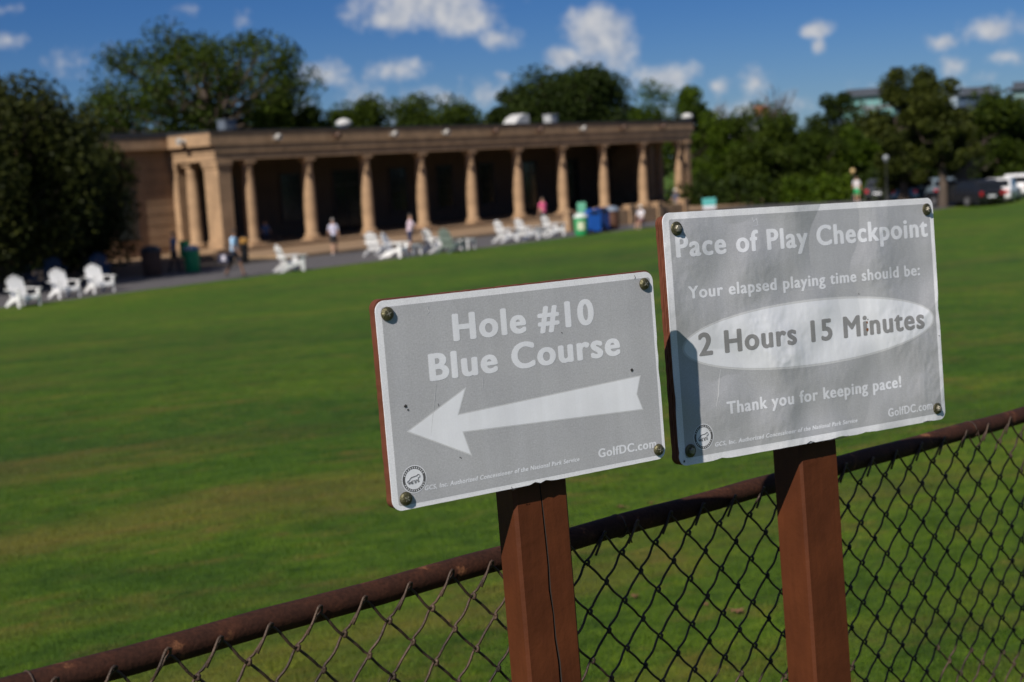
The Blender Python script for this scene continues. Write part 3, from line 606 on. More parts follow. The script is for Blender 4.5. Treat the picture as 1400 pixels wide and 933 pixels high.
def wood_paint(name, col, rough=.55, stretch=(1, 1, .12)):
    m, nt, p, N, L = nodes_of(name); tc = N('ShaderNodeTexCoord'); mp = N('ShaderNodeMapping'); mp.inputs['Scale'].default_value = stretch; L(tc.outputs['Object'], mp.inputs[0])
    n1 = N('ShaderNodeTexNoise'); n1.inputs['Scale'].default_value = 90; n1.inputs['Detail'].default_value = 6; L(mp.outputs[0], n1.inputs['Vector'])
    n2 = N('ShaderNodeTexNoise'); n2.inputs['Scale'].default_value = 9; n2.inputs['Detail'].default_value = 5; L(tc.outputs['Object'], n2.inputs['Vector'])
    n3 = N('ShaderNodeTexNoise'); n3.inputs['Scale'].default_value = 70; n3.inputs['Detail'].default_value = 3; L(tc.outputs['Object'], n3.inputs['Vector'])
    cr = N('ShaderNodeValToRGB'); L(n2.outputs[0], cr.inputs[0]); e = cr.color_ramp.elements; e[0].position = .3; e[1].position = .72; e[0].color = (*[c*.8 for c in col], 1); e[1].color = (*[c*1.25 for c in col], 1)
    cr2 = N('ShaderNodeValToRGB'); L(n1.outputs[0], cr2.inputs[0]); e = cr2.color_ramp.elements; e[0].position = .25; e[1].position = .6; e[0].color = (.72, .7, .7, 1); e[1].color = (1.08, 1.08, 1.08, 1)
    mx = N('ShaderNodeMix'); mx.data_type = 'RGBA'; mx.blend_type = 'MULTIPLY'; mx.inputs[0].default_value = .38; L(cr.outputs[0], mx.inputs[6]); L(cr2.outputs[0], mx.inputs[7])
    L(mx.outputs[2], p.inputs['Base Color']); p.inputs['Roughness'].default_value = rough; p.inputs['Specular IOR Level'].default_value = .22
    ad = N('ShaderNodeMath'); ad.operation = 'MULTIPLY_ADD'; L(n1.outputs[0], ad.inputs[0]); ad.inputs[1].default_value = .6; L(n3.outputs[0], ad.inputs[2])
    b = N('ShaderNodeBump'); b.inputs['Strength'].default_value = .28; b.inputs['Distance'].default_value = .003; L(ad.outputs[0], b.inputs['Height']); L(b.outputs[0], p.inputs['Normal'])
    return m
POST = wood_paint('brown_post_paint', (.080, .0225, .0075), .6)
BOARD = wood_paint('board_edge_paint', (.125, .040, .021), .7, (1, 6, .2))
CRACK = mat('dark_crack', (.02, .014, .011), .95, var=.3)  # near-black brown for the faces inside the split
BOLT = mat('bronze_bolt', (.10, .092, .05), .42, .65, var=.35, scale=90, bump=.3, bscale=300)
BOLTL = mat('worn_bolt_head', (.32, .30, .24), .4, .7, var=.35, scale=120, bump=.3, bscale=300)
ADH = mat('hole_rim', (.03, .028, .027), .8, var=.2)
RUST = mat('rust_streak', (.20, .075, .025), .85, var=.4, scale=150)
WHITE = [shade('white_border_a', (.78, .79, .83), .42, .4, wear=.25, big=.0012), shade('white_border_b', (.78, .79, .83), .42, .4, wear=.25, big=.019)]
GREY = [shade('grey_print_a', (.425, .432, .455), .45, .4, wear=.12, big=.0012, weave=.06), shade('grey_print_b', (.425, .432, .455), .30, .65, wear=.12, big=.019, weave=.06)]
LETW = [shade('white_print_a', (.74, .76, .81), .45, .4, big=.0012, weave=.02), shade('white_print_b', (.74, .76, .81), .42, .45, big=.019, weave=.02)]
ARRW = [shade('white_fill_a', (.78, .80, .85), .45, .4, big=.0012, weave=.01), shade('white_fill_b', (.78, .80, .85), .30, .65, big=.019, weave=.01)]
EDGE = [shade('grey_outline_a', (.60, .61, .63), .45, .4, big=.0012, weave=.02), shade('grey_outline_b', (.60, .61, .63), .42, .45, big=.019, weave=.02)]
LETG = shade('grey_letter', (.27, .27, .275), .45, .4, big=.019, weave=.03)
EMBD = shade('emblem_ink', (.10, .10, .105), .5, .3, weave=.05)

class Sign:
    def __init__(s, C, M, w, h, H, k, name, label):
        s.C, s.M, s.w, s.h, s.H, s.k = Vector(C), Matrix(M), w, h, H, k
        ez = s.M.col[2].copy(); base = s.C - ez*H
        s.root = thing(name, label, 'sign', M=Matrix.Translation(base) @ s.M.to_4x4())
    def loc(s, px, py):                                      # a photo pixel on the sheet, in sheet coordinates (x right, z up)
        d = ray(px, py); n = s.M.col[1]; t = (s.C - EYE).dot(n) / d.dot(n); q = s.M.transposed() @ (EYE + d*t - s.C)
        return q.x, q.z
    def flat(s, mb, name, m, parent, y):                     # collected sheet geometry in (x, z) at height y in front of the sheet
        return mb.build(name, m, parent)
def fill_poly(pts, y, z0=0.0):
    """triangulated flat polygon facing -y"""
    mb = MB(); mb.add([(x, y, z+z0) for x, z in pts], [tuple(range(len(pts)))])
    return mb
def text_mesh(string, bold, shear=0.0, space=1.0):
    cu = bpy.data.curves.new('lettering', 'FONT'); cu.body = string; cu.size = 1.0; cu.offset = bold; cu.shear = shear; cu.space_character = space
    cu.resolution_u = 6; cu.fill_mode = 'FRONT'
    ob = bpy.data.objects.new('lettering', cu); COL.objects.link(ob); bpy.context.view_layer.update()
    me = bpy.data.meshes.new_from_object(ob.evaluated_get(bpy.context.evaluated_depsgraph_get()))
    bpy.data.objects.remove(ob); bpy.data.curves.remove(cu); return me
_caps = {}
def cap_height(bold):
    if bold not in _caps:
        me = text_mesh('H', bold); ys = [v.co.y for v in me.vertices]; _caps[bold] = (min(ys), max(ys)); bpy.data.meshes.remove(me)
    return _caps[bold]
def text_on(S, parent, string, p0, p1, cap_px, m, y, bold=.03, shear=0.0, space=1.13):
    me = text_mesh(string, 0.0, shear, space)
    x0, z0 = S.loc(*p0); x1, z1 = S.loc(*p1)
    t0 = S.loc(p0[0] - cap_px*.09, p0[1] - cap_px); cap = math.hypot(t0[0]-x0, t0[1]-z0)
    xs = [v.co.x for v in me.vertices]; a, b = min(xs)-bold, max(xs)+bold; lo, hi = cap_height(0.0); lo -= bold*.6; hi += bold*.6
    L_ = math.hypot(x1-x0, z1-z0); ux, uz = (x1-x0)/L_, (z1-z0)/L_
    base = [v.co.copy() for v in me.vertices]; fs = [tuple(p.vertices) for p in me.polygons]; mb = MB()
    for i in range(9):                                       # stroke weight: the outline swept round a small circle
        dx, dz = (0, 0) if i == 0 else (bold*math.cos(i*math.pi/4), bold*.6*math.sin(i*math.pi/4))
        vs = []
        for c in base:
            q = (c.x+dx-a)/(b-a)*L_; w = (c.y+dz-lo)/(hi-lo)*cap
            vs.append((x0 + ux*q - uz*w, y - i*.000012, S.H + z0 + uz*q + ux*w))
        mb.add(vs, fs)
    bpy.data.meshes.remove(me)
    return mb.build('lettering', m, parent, fix=False)
def rrect(x0, z0, x1, z1, r, n=6, notch=(), rnd=None, jit=0.0):
    pts = []
    for cx, cz, a0 in ((x1-r, z1-r, 0), (x0+r, z1-r, 90), (x0+r, z0+r, 180), (x1-r, z0+r, 270)):
        for i in range(n+1):
            a = R(a0 + 90*i/n); pts.append((cx + r*math.cos(a), cz + r*math.sin(a)))
    # jagged nicks along the edges
    out = []
    for i, p in enumerate(pts):
        q = pts[(i+1) % len(pts)]; out.append(p); L_ = math.hypot(q[0]-p[0], q[1]-p[1])
        if L_ > .1 and rnd:
            tx, tz = (q[0]-p[0])/L_, (q[1]-p[1])/L_; nx, nz = -tz, tx
            k = int(L_/.010)
            for j in range(1, k):
                f = j/k; x, z = p[0]+tx*L_*f, p[1]+tz*L_*f; dpt = rnd.uniform(0, jit)
                for (side, c, wd, dp) in notch:
                    e = {'b': tz*0 + (tx > .5), 't': tx < -.5, 'l': tz < -.5, 'r': tz > .5}[side]
                    if e:
                        v = x if side in 'bt' else z
                        if abs(v-c) < wd: dpt += dp*(1-abs(v-c)/wd)*rnd.uniform(.4, 1.2)
                out.append((x+nx*dpt, z+nz*dpt))
    return out
def ring(S, cx, cz, rx, rz, w, y, n=48):
    mb = MB(); vs = []
    for i in range(n):
        a = 2*math.pi*i/n; vs += [(cx+rx*math.cos(a), y, S.H+cz+rz*math.sin(a)), (cx+(rx-w)*math.cos(a), y, S.H+cz+(rz-w)*math.sin(a))]
    mb.add(vs, [(2*i, 2*i+1, (2*i+3) % (2*n), (2*i+2) % (2*n)) for i in range(n)]); return mb
def disc(S, cx, cz, rx, rz, y, n=48):
    return fill_poly([(cx+rx*math.cos(2*math.pi*i/n), cz+rz*math.sin(2*math.pi*i/n)) for i in range(n)], y, S.H)
CAT = [(-.62, -.02), (-.50, .16), (-.28, .26), (.05, .30), (.34, .34), (.50, .46), (.66, .44), (.78, .26), (.70, .14), (.52, .10), (.50, -.10), (.60, -.40), (.46, -.42), (.36, -.14), (.22, -.08), (.16, -.36), (.26, -.46), (.06, -.46), (.02, -.12), (-.22, -.14), (-.28, -.40), (-.16, -.48), (-.40, -.48), (-.40, -.16), (-.52, -.34), (-.62, -.48), (-.76, -.46), (-.62, -.24), (-.84, -.34), (-.96, -.20), (-.78, -.10)]
def emblem(S, parent, px, py, rpx):
    cx, cz = S.loc(px, py); x1, _ = S.loc(px+rpx, py-rpx*.12); r = abs(x1-cx)
    e = ring(S, cx, cz, r, r, r*.06, -.00045).build('emblem', LETW[S.k], parent)
    ring(S, cx, cz, r*.93, r*.93, r*.20, -.0004).build('emblem_band', EMBD, e)
    disc(S, cx, cz, r*.735, r*.735, -.00035).build('emblem_disc', LETW[S.k], e)
    mb = MB()                                                 # little ticks standing for the ring's illegible characters
    for i in range(30):
        a = 2*math.pi*i/30
        if abs(math.sin(a)) < .28: continue
        c, s_ = math.cos(a), math.sin(a); rm = r*.83; hw, hh = r*.030, r*.055
        q = [(cx+c*(rm+dy)-s_*dx, -.0006, S.H+cz+s_*(rm+dy)+c*dx) for dx, dy in ((-hw, -hh), (hw, -hh), (hw, hh), (-hw, hh))]; mb.add(q, [(0, 1, 2, 3)])
    mb.build('emblem_ticks', LETW[S.k], e)
    mb = MB(); pts = [Vector((cx+x*r*.62, -.0004, S.H+cz+z*r*.62)) for x, z in CAT]; mb.tube(pts + [pts[0]], r*.028, 5, cap=False); mb.build('emblem_animal', EMBD, e)
def bolt(S, px, py, rad, kind, seed):
    x, z = S.loc(px, py); T = Matrix.Translation((x, -.0008, S.H+z)) @ Matrix.Rotation(R(90), 4, 'X') @ Matrix.Rotation(R(17*seed), 4, 'Z')
    mb = MB()
    if kind == 'dome':
        mb.lathe([(rad, 0), (rad, .0012), (rad*.96, .0022), (rad*.80, .0042), (rad*.5, .0056), (rad*.16, .006)], 24, 0, T)
        b = mb.build('bolt', BOLT, S.root, smooth=60)
        q = MB()
        for a in (20, 110): q.cbox(-rad*.42, -rad*.075, .0054, rad*.42, rad*.075, .0063, .0003, 0, T @ Matrix.Rotation(R(a), 4, 'Z'))
        q.build('bolt_slot', BOLTL, b)
    else:
        mb.lathe([(rad, 0), (rad, .0016), (rad*.93, .0024), (rad*.55, .003)], 28, 0, T)
        b = mb.build('bolt', BOLT, S.root, smooth=40)
        q = MB(); q.lathe([(rad*.52, .0026), (rad*.52, .0070), (rad*.42, .0082)], 6, 0, T); q.lathe([(rad*.22, .0082), (rad*.20, .0090)], 12, 0, T); q.build('bolt_head', BOLTL, b, smooth=25)
def hole(S, px, py, r, seed, parent, m=None):
    rr = random.Random(seed); x, z = S.loc(px, py)
    pts = [(x+r*rr.uniform(.6, 1.15)*math.cos(a*.5236), z+r*rr.uniform(.6, 1.2)*math.sin(a*.5236)) for a in range(12)]
    fill_poly(pts, -.0009, S.H).build('bolt_hole', m or ADH, parent)
def scratch(S, parent, pts, w, m, y=-.00050):
    q = [Vector(S.loc(*p)) for p in pts]; mb = MB(); vs = []; k = len(q)
    for i, p in enumerate(q):
        d = (q[min(i+1, k-1)] - q[max(i-1, 0)]).normalized(); n_ = Vector((-d.y, d.x)); f = w*(.3 + .7*math.sin(math.pi*(i+.3)/(k-.4)))
        vs += [(p.x+n_.x*f, y, S.H+p.y+n_.y*f), (p.x-n_.x*f, y, S.H+p.y-n_.y*f)]
    mb.add(vs, [(2*i, 2*i+1, 2*i+3, 2*i+2) for i in range(k-1)]); mb.build('scratch', m, parent)
def post(S, x0, x1, y0, y1, ztop, crack=None):
    """square post with chamfered corners, buried a little, with an open split down its front"""
    n = 40; zs = [-.12 + (ztop+.12)*i/n for i in range(n+1)]; c = .005; rr = random.Random(3); rings = []
    for i, z in enumerate(zs):
        if crack:
            f = min(max((z-crack['z0'])/(crack['z1']-crack['z0']), 0), 1); cx = crack['x0'] + (crack['x1']-crack['x0'])*f + rr.uniform(-.0019, .0019)
            wd = crack['w']*(.25 + .75*math.sin(math.pi*min(max(f, .03), .97)))*(.6+.6*rr.random())
            dp = .012
        else: cx, wd, dp = (x0+x1)/2, .001, 0
        w1, w2 = rr.uniform(-.0005, .0005), rr.uniform(-.0005, .0005)
        rings.append([(x0+c, y0+w1, z), (cx-wd, y0, z), (cx, y0+dp, z), (cx+wd, y0, z), (x1-c, y0+w2, z), (x1, y0+c, z), (x1, y1-c, z), (x1-c, y1, z), (x0+c, y1, z), (x0, y1-c, z), (x0, y0+c, z)])
    k = len(rings[0]); mb = MB(); mb.add([p for r_ in rings for p in r_], [])
    for i in range(n):
        for j in range(k):
            a, b = i*k+j, i*k+(j+1) % k; mb.f.append((a, b, b+k, a+k)); mb.m.append(1 if (crack and j in (1, 2)) else 0)
    mb.f.append(tuple(range(k-1, -1, -1))); mb.m.append(0); mb.f.append(tuple(n*k+j for j in range(k))); mb.m.append(0)
    return mb.build('post', [POST, CRACK], S.root)
def sheet(S, notch, jit, seed, inset):
    hw, hh = S.w/2, S.h/2; rr = random.Random(seed)
    pl = rrect(-hw, -hh, hw, hh, .016, 6, notch, rr, jit)
    mb = MB(); mb.prism([(x, z+S.H) for x, z in pl], 0.0, .0016); plate = mb.build('sign_plate', WHITE[S.k], S.root)
    l, t, r_, b = inset
    pts = rrect(-hw+l, -hh+b, hw-r_, hh-t, .004, 3); fill_poly(pts, -.00015, S.H).build('grey_panel', GREY[S.k], plate)
    return plate
def backboard(S, t, dx, dz, jit, seed, plies=0):
    hw, hh = S.w/2, S.h/2; rr = random.Random(seed)
    mb = MB(); lay = max(1, plies)
    for i in range(lay):
        o = rr.uniform(-.0006, .0006) if i else 0
        pl = rrect(-hw+dx[0]+o, -hh+dz[0]+o, hw-dx[1]-o, hh-dz[1]-o, .014, 5, (), rr, jit); mb.prism([(x, z+S.H) for x, z in pl], .0018 + t*i/lay, .0018 + t*(i+1)/lay - (.0012 if i < lay-1 else 0))
    return mb.build('backing_board', BOARD, S.root)

# ---- sign with the arrow
ML = ((.84434, -.53532, -.02304), (.53581, .8434, .03981), (-.00188, -.04595, .99894))
SL = Sign((.02361, 2.17539, 3.42657), ML, .5094, .3096, 1.372, 0, 'arrow_sign', 'grey metal Hole 10 sign with a big white left arrow on a cracked brown post')
post(SL, -.0335, .0686, .0195, .0780, SL.H+.11, dict(z0=.55, z1=1.25, x0=.034, x1=.0145, w=.0027))
backboard(SL, .016, (-.0005, .0012), (.002, -.0022), .0010, 5)
plate = sheet(SL, (('b', .02, .012, .004), ('b', -.005, .01, .003), ('r', -.01, .02, .003), ('r', .03, .012, .003)), .00022, 8, (.0098, .0098, .0062, .0072))
text_on(SL, plate, 'Hole #10', (620.0, 467.2), (812.8, 443.5), 37.5, LETW[0], -.00032, .044)
text_on(SL, plate, 'Blue Course', (587.5, 522.0), (848.5, 485.5), 37.5, LETW[0], -.00032, .044)
arrow = [(555.5, 590.6), (637.6, 528.7), (627.5, 566.2), (876.1, 513), (871.2, 539.2), (879.8, 560.6), (633.9, 591.7), (645.5, 623.6)]
al = [SL.loc(*p) for p in arrow]
ao = fill_poly(al, -.0003, SL.H).build('arrow_outline', EDGE[0], plate)
def inset_poly(pts, d):
    n = len(pts); out = []; area = sum(pts[i][0]*pts[(i+1) % n][1]-pts[(i+1) % n][0]*pts[i][1] for i in range(n)); sg = 1 if area > 0 else -1
    for i in range(n):
        p0, p1, p2 = Vector(pts[i-1]), Vector(pts[i]), Vector(pts[(i+1) % n]); a = (p1-p0).normalized(); b = (p2-p1).normalized()
        n1 = Vector((-a.y, a.x))*sg; n2 = Vector((-b.y, b.x))*sg; bis = (n1+n2).normalized(); out.append(tuple(p1 + bis*(d/max(bis.dot(n1), .35))))
    return out
fill_poly(inset_poly(al, .0017), -.00045, SL.H).build('arrow_fill', ARRW[0], ao)
text_on(SL, plate, 'GolfDC.com', (818.2, 626.4), (897.5, 611.8), 12.0, LETW[0], -.00032, .040)
text_on(SL, plate, 'GCS, Inc. Authorized Concessioner of the National Park Service', (580.7, 671.0), (792.4, 630.6), 6.4, LETW[0], -.00032, .046, .20)
emblem(SL, plate, 566.2, 655.3, 16.9)
hole(SL, 554.2, 555.5, .0028, 1, plate); hole(SL, 557.5, 560.5, .0016, 2, plate); hole(SL, 863.6, 506, .0030, 3, plate)
for i, (x, y, r_) in enumerate(((529, 429.3, .0104), (880.2, 388.4, .0098), (554.5, 682, .0104), (899.8, 615, .0098))): bolt(SL, x, y, r_, 'dome', i)

for pts, w, m in (([(586, 418), (584, 423), (587, 426), (583, 430), (587, 431)], .0006, EDGE[0]), ([(596, 524), (594, 545), (592, 565), (589, 596)], .00045, EDGE[0]), ([(660, 512), (660, 524), (659.5, 534)], .0004, EDGE[0]),
                  ([(699, 666), (701, 670), (706, 668)], .0008, ADH), ([(867, 376.5), (868.5, 380), (867.5, 382)], .0006, ADH), ([(599, 552), (600, 556)], .0007, ADH), ([(628, 625), (631, 627)], .0009, ADH), ([(767, 454.5), (769, 456)], .0007, ADH)): scratch(SL, plate, pts, w, m)

# ---- sign with the elapsed time
MR = ((.84163, -.53976, -.01775), (.5396, .83914, .06836), (-.022, -.06711, .9975))
KR = 1.0047
SR = Sign(EYE + (Vector((.56029, 2.61056, 3.44283)) - EYE)*KR, MR, .68187*KR, .43861*KR, 1.388, 1, 'checkpoint_sign', 'larger grey metal sign reading Pace of Play Checkpoint on a brown post')
post(SR, -.0361, .0615, .0222, .1005, SR.H+.15)
backboard(SR, .019, (-.0005, .004), (.001, .005), .0016, 6, 3)
plate = sheet(SR, (('b', .05, .03, .003), ('b', .12, .02, .003), ('l', -.10, .03, .002), ('b', -.25, .02, .003), ('r', .0, .03, .003)), .00025, 9, (.0135, .0118, .0105, .0130))
text_on(SR, plate, 'Pace of Play Checkpoint', (924.6, 352.8), (1268.8, 323.8), 30.0, LETW[1], -.00032, .040)
text_on(SR, plate, 'Your elapsed playing time should be:', (941.5, 409.2), (1257.8, 376.6), 17.2, LETW[1], -.00032, .036)
ex0, ez0 = SR.loc(932.6, 475.2); ex1, ez1 = SR.loc(1277, 433.4); tx, tz = SR.loc(1157.4, 404.2); bx_, bz_ = SR.loc(1053, 509.5)
ecx, ecz, erx, erz = (ex0+ex1)/2, (tz+bz_)/2, (ex1-ex0)/2, (tz-bz_)/2
eo = disc(SR, ecx, ecz, erx, erz, -.0003, 96).build('oval_outline', EDGE[1], plate)
oval = disc(SR, ecx, ecz, erx-.0042, erz-.0042, -.00045, 96).build('oval_fill', ARRW[1], eo)
text_on(SR, plate, '2 Hours 15 Minutes', (955.6, 487.6), (1264.2, 449.0), 31.5, LETG, -.00062, .040)
text_on(SR, plate, 'Thank you for keeping pace!', (994.0, 567.0), (1232.5, 529.6), 17.2, LETW[1], -.00032, .038)
text_on(SR, plate, 'GolfDC.com', (1214.6, 570.6), (1275.2, 559.2), 11.2, LETW[1], -.00032, .030)
text_on(SR, plate, 'GCS, Inc. Authorized Concessioner of the National Park Service', (977.6, 611.2), (1172.4, 577.4), 6.0, LETW[1], -.00032, .046, .20)
emblem(SR, plate, 961.8, 597.4, 13.6)
hole(SR, 1185, 441, .0028, 4, plate, RUST); hole(SR, 1185.5, 451, .0034, 5, plate, RUST); hole(SR, 1186, 437, .0014, 6, plate); hole(SR, 935, 631, .0024, 7, plate); hole(SR, 1283.5, 459, .0016, 8, plate)
for i, (x, y, r_) in enumerate(((924.3, 312.8, .0122), (1266.3, 286.6, .0118), (943.4, 616.4, .0116), (1280.8, 558.6, .0112))): bolt(SR, x, y, r_, 'hex', i)

for pts, w, m in (([(1028, 297), (1030, 303), (1034, 299), (1036, 308), (1031, 309)], .0006, LETW[1]), ([(985, 505), (983, 520), (982, 540), (979, 556)], .0012, EDGE[1]), ([(1103, 607), (1108, 604), (1114, 605)], .0009, ADH), ([(1132, 603), (1140, 600.5), (1150, 599), (1160, 596)], .0010, ADH), ([(1262, 577.5), (1268, 576), (1276, 575.5)], .0008, ADH), ([(927, 612), (928, 620), (927, 627)], .0008, RUST), ([(1173, 402), (1175, 402.5)], .0008, ADH)): scratch(SR, plate, pts, w, m)

# ------------------------------------------------------------------ chain link fence
def build_fence():
    KF = 1.0547; q0 = EYE + (Vector((-.54263, 1.78595, 3.15281)) - EYE)*KF; dv = Vector((.73237, .68029, -.02878)); hn = Vector((dv.x, dv.y, 0)).normalized(); nn = Vector((.6806, -.7327, 0))
    root = thing('chain_link_fence', 'rusty brown chain link fence with a pipe top rail behind the sign posts', 'fence', (q0.x, q0.y, ground_z(q0.x, q0.y)))
    def P(s, w, z): return q0 + dv*s + nn*w + Vector((0, 0, z)) - root.location
    m, nt, p, N, L = nodes_of('rusty_pipe')
    tc = N('ShaderNodeTexCoord'); n1 = N('ShaderNodeTexNoise'); n1.inputs['Scale'].default_value = 14; n1.inputs['Detail'].default_value = 7; n1.inputs['Roughness'].default_value = .65; L(tc.outputs['Object'], n1.inputs['Vector'])
    cr = N('ShaderNodeValToRGB'); L(n1.outputs[0], cr.inputs[0]); e = cr.color_ramp.elements; e[0].position = .3; e[0].color = (.028, .011, .007, 1); e[1].position = .62; e[1].color = (.054, .020, .011, 1)
    x = e.new(.50); x.color = (.038, .015, .009, 1); x = e.new(.70); x.color = (.20, .085, .040, 1)
    n2 = N('ShaderNodeTexNoise'); n2.inputs['Scale'].default_value = 160; n2.inputs['Detail'].default_value = 4; L(tc.outputs['Object'], n2.inputs['Vector'])
    mx = N('ShaderNodeMix'); mx.data_type = 'RGBA'; mx.blend_type = 'MULTIPLY'; mx.inputs[0].default_value = .8; L(cr.outputs[0], mx.inputs[6])
    c2 = N('ShaderNodeValToRGB'); L(n2.outputs[0], c2.inputs[0]); c2.color_ramp.elements[0].position = .3; c2.color_ramp.elements[0].color = (.6, .6, .6, 1); c2.color_ramp.elements[1].position = .7; c2.color_ramp.elements[1].color = (1.3, 1.3, 1.3, 1); L(c2.outputs[0], mx.inputs[7])
    L(mx.outputs[2], p.inputs['Base Color']); p.inputs['Roughness'].default_value = .75; p.inputs['Specular IOR Level'].default_value = .2
    b = N('ShaderNodeBump'); b.inputs['Strength'].default_value = .3; b.inputs['Distance'].default_value = .003; L(n2.outputs[0], b.inputs['Height']); L(b.outputs[0], p.inputs['Normal'])
    PIPE = m
    WIRE = mat('weathered_wire', (.030, .020, .015), .6, .25, var=.5, scale=18, col2=(.095, .058, .038), bump=.3, bscale=200)
    s_lo, s_hi = -1.05, 3.25
    mb = MB(); mb.tube([P(s_lo + (s_hi-s_lo)*i/40, 0, .0012*math.sin(i*1.7)) for i in range(41)], .0206, 22); mb.build('top_rail', PIPE, root, smooth=50)
    for s in (s_lo+.02, s_hi-.02):
        g = P(s, -.01, 0); wp = g + root.location; mb = MB(); mb.tube([Vector((g.x, g.y, ground_z(wp.x, wp.y)-.15-root.location.z)), Vector((g.x, g.y, g.z+.03))], .03, 16); mb.lathe([(.034, 0), (.034, .03), (.02, .055), (.004, .062)], 16, 0, Matrix.Translation((g.x, g.y, g.z+.03))); mb.build('fence_post', PIPE, root, smooth=50)
    # fabric: every wire zigzags down between two neighbouring columns of knots and hooks the next one
    def sk(k): return (.067 + .0795*k + .00044*k*k)*KF
    hv = .0433*KF; rad = .0024; mb = MB(); top = .004; rr = random.Random(4)
    for k in range(-13, 33):
        xa = sk(k) if True else 0; xm = (sk(k) + sk(k-1))/2
        # wire hanging from knuckle k: goes down-left to the knot column between k-1 and k, back right, and so on
        pts = []; z = top; row = 0
        nrow = 22
        for i in range(nrow):
            x0, x1 = (xa, xm) if i % 2 == 0 else (xm, xa)
            for q in range(6):
                f = q/6; hook = math.cos(2*math.pi*f)
                sag = .0008*math.sin(2*math.pi*f)*(1 if i % 2 == 0 else -1)
                over = .0022*(1 if i % 2 == 0 else -1)
                xx = x0 + (x1-x0)*f
                if q == 0 and i > 0: xx += (-.0012 if x0 == xm else .0012)
                yy = .0225 + (.0020*hook if i % 2 == 0 else -.0020*hook)*(1 if i % 2 == 0 else 1)
                bow = math.sin(math.pi*f)
                if i == 0: xx += .0075*bow
                else: xx += .0022*bow
                pts.append(P(xx, yy, z - hv*f - (.0022*bow if i else 0)))
            z -= hv
        for j in range(1, nrow):                              # the twisted hooks where neighbours meet
            xk = xm if j % 2 == 1 else xa
            mb.tube([P(xk-.0005, .0275, top-hv*j+.0050), P(xk+.0012, .0290, top-hv*j+.0018), P(xk+.0006, .0285, top-hv*j-.0024), P(xk-.0016, .0255, top-hv*j-.0052)], rad*1.25, 5)
        # knuckle: the end folds over and runs back down
        tip = sk(k) + rr.uniform(-.003, .003); lift = rr.uniform(-.004, .004)
        head = [P(tip-.0285, .0285, top-.033+lift), P(tip-.0165, .0290, top-.015+lift), P(tip-.0085, .0290, top-.001+lift), P(tip-.0052, .0288, top+.0040+lift), P(tip-.0008, .0278, top+.0058+lift), P(tip+.0034, .0262, top+.0036+lift), P(tip+.0036, .0248, top-.002)]
        mb.tube(head + pts[1:], rad, 5)
        # the neighbour's strand rising to the same knuckle from the right
        xr = (sk(k)+sk(k+1))/2; pts = []
        for q in range(7):
            f = q/6; pts.append(P(sk(k) + .004 + (xr-sk(k)-.004)*f, .020 + .0045*f, top - .004 - hv*f + .0022*math.sin(2*math.pi*f)))
        mb.tube(pts, rad, 5)
        z = top - hv; 
        pts = []
        for i in range(1, nrow):
            x0, x1 = (xr, sk(k)) if i % 2 == 1 else (sk(k), xr)
            for q in range(6):
                f = q/6; sag = .0008*math.sin(2*math.pi*f)*(1 if i % 2 == 0 else -1)
                xx = x0 + (x1-x0)*f
                if q == 0: xx += (.0012 if x0 == xr else -.0012)
                yy = .0225 + (-.0020 if i % 2 == 0 else .0020)*math.cos(2*math.pi*f)*-1
                bow = math.sin(math.pi*f); pts.append(P(xx + .0012*bow, yy, z - hv*f - .0026*bow))
            z -= hv
        mb.tube(pts, rad, 5)
    mb.build('wire_mesh', WIRE, root, smooth=180)
    # tie wires round the rail
    for s in (-.12, 2.30, 1.02):
        mb = MB(); mb.tube([P(s + .004*t/6.28, .0215*math.cos(t), .0215*math.sin(t)) for t in [i*.35 for i in range(19)]] + [P(s+.012, .024, -.03)], .0016, 5); mb.build('tie_wire', WIRE, root, smooth=180)
build_fence()

# ------------------------------------------------------------------ chairs
def make_chair(name, label, m, group):
    root = thing(name, label, 'chair', group=group); root.scale = (1.14, 1.14, 1.14)
    T = lambda y, z, a: Matrix.Translation((0, y, z)) @ Matrix.Rotation(a, 4, 'X')
    mb = MB(); a = math.atan2(-.17, .58); Ts = T(-.36, .37, a)           # seat slats slope down towards the back
    for i in range(6): mb.cbox(-.29, i*.1, -.02, .29, i*.1+.09, .005, .006, 0, Ts)
    mb.cbox(-.30, -.03, -.14, .30, 0, .0, .008, 0, Ts)
    mb.build('seat', m, root)
    mb = MB(); Tb = T(.20, .22, R(-22))
    for i, h in enumerate((.68, .77, .81, .77, .68)):
        x = -.30 + i*.122; mb.cbox(x, -.012, 0, x+.112, .012, h, .008, 0, Tb)
        mb.lathe([(.056, -.012), (.056, .012)], 12, 0, Tb @ Matrix.Translation((x+.056, 0, h-.006)) @ Matrix.Rotation(R(90), 4, 'X'))
    mb.cbox(-.33, .013, .28, .33, .045, .36, .006, 0, Tb); mb.cbox(-.29, .013, .60, .29, .04, .66, .006, 0, Tb)
    mb.build('backrest', m, root)
    for s in (-1, 1):
        mb = MB(); x = s*.37; mb.cbox(x-.075, -.46, .555, x+.075, .36, .585, .01); mb.lathe([(.078, .555), (.078, .585)], 14, 0, Matrix.Translation((x, -.45, 0))); mb.build('armrest', m, root)
        mb = MB(); mb.cbox(s*.36-.02, -.40, 0, s*.36+.02, -.27, .556, .006); mb.build('front_leg', m, root)
        mb = MB(); mb.prism([(-.38, .28), (-.38, .42), (.30, .24), (.62, .0), (.46, .0), (.22, .12)], s*.315-.018, s*.315+.018, 0, Matrix.Rotation(R(90), 4, 'Z') @ Matrix.Scale(-1, 4, (0, 1, 0))); mb.build('rear_leg', m, root)
    return root
GW = 'white garden chairs along the path'
white = make_chair('garden_chair', 'white slatted garden chair, first of three at the left, nearest the left edge', PLASTIC, GW)
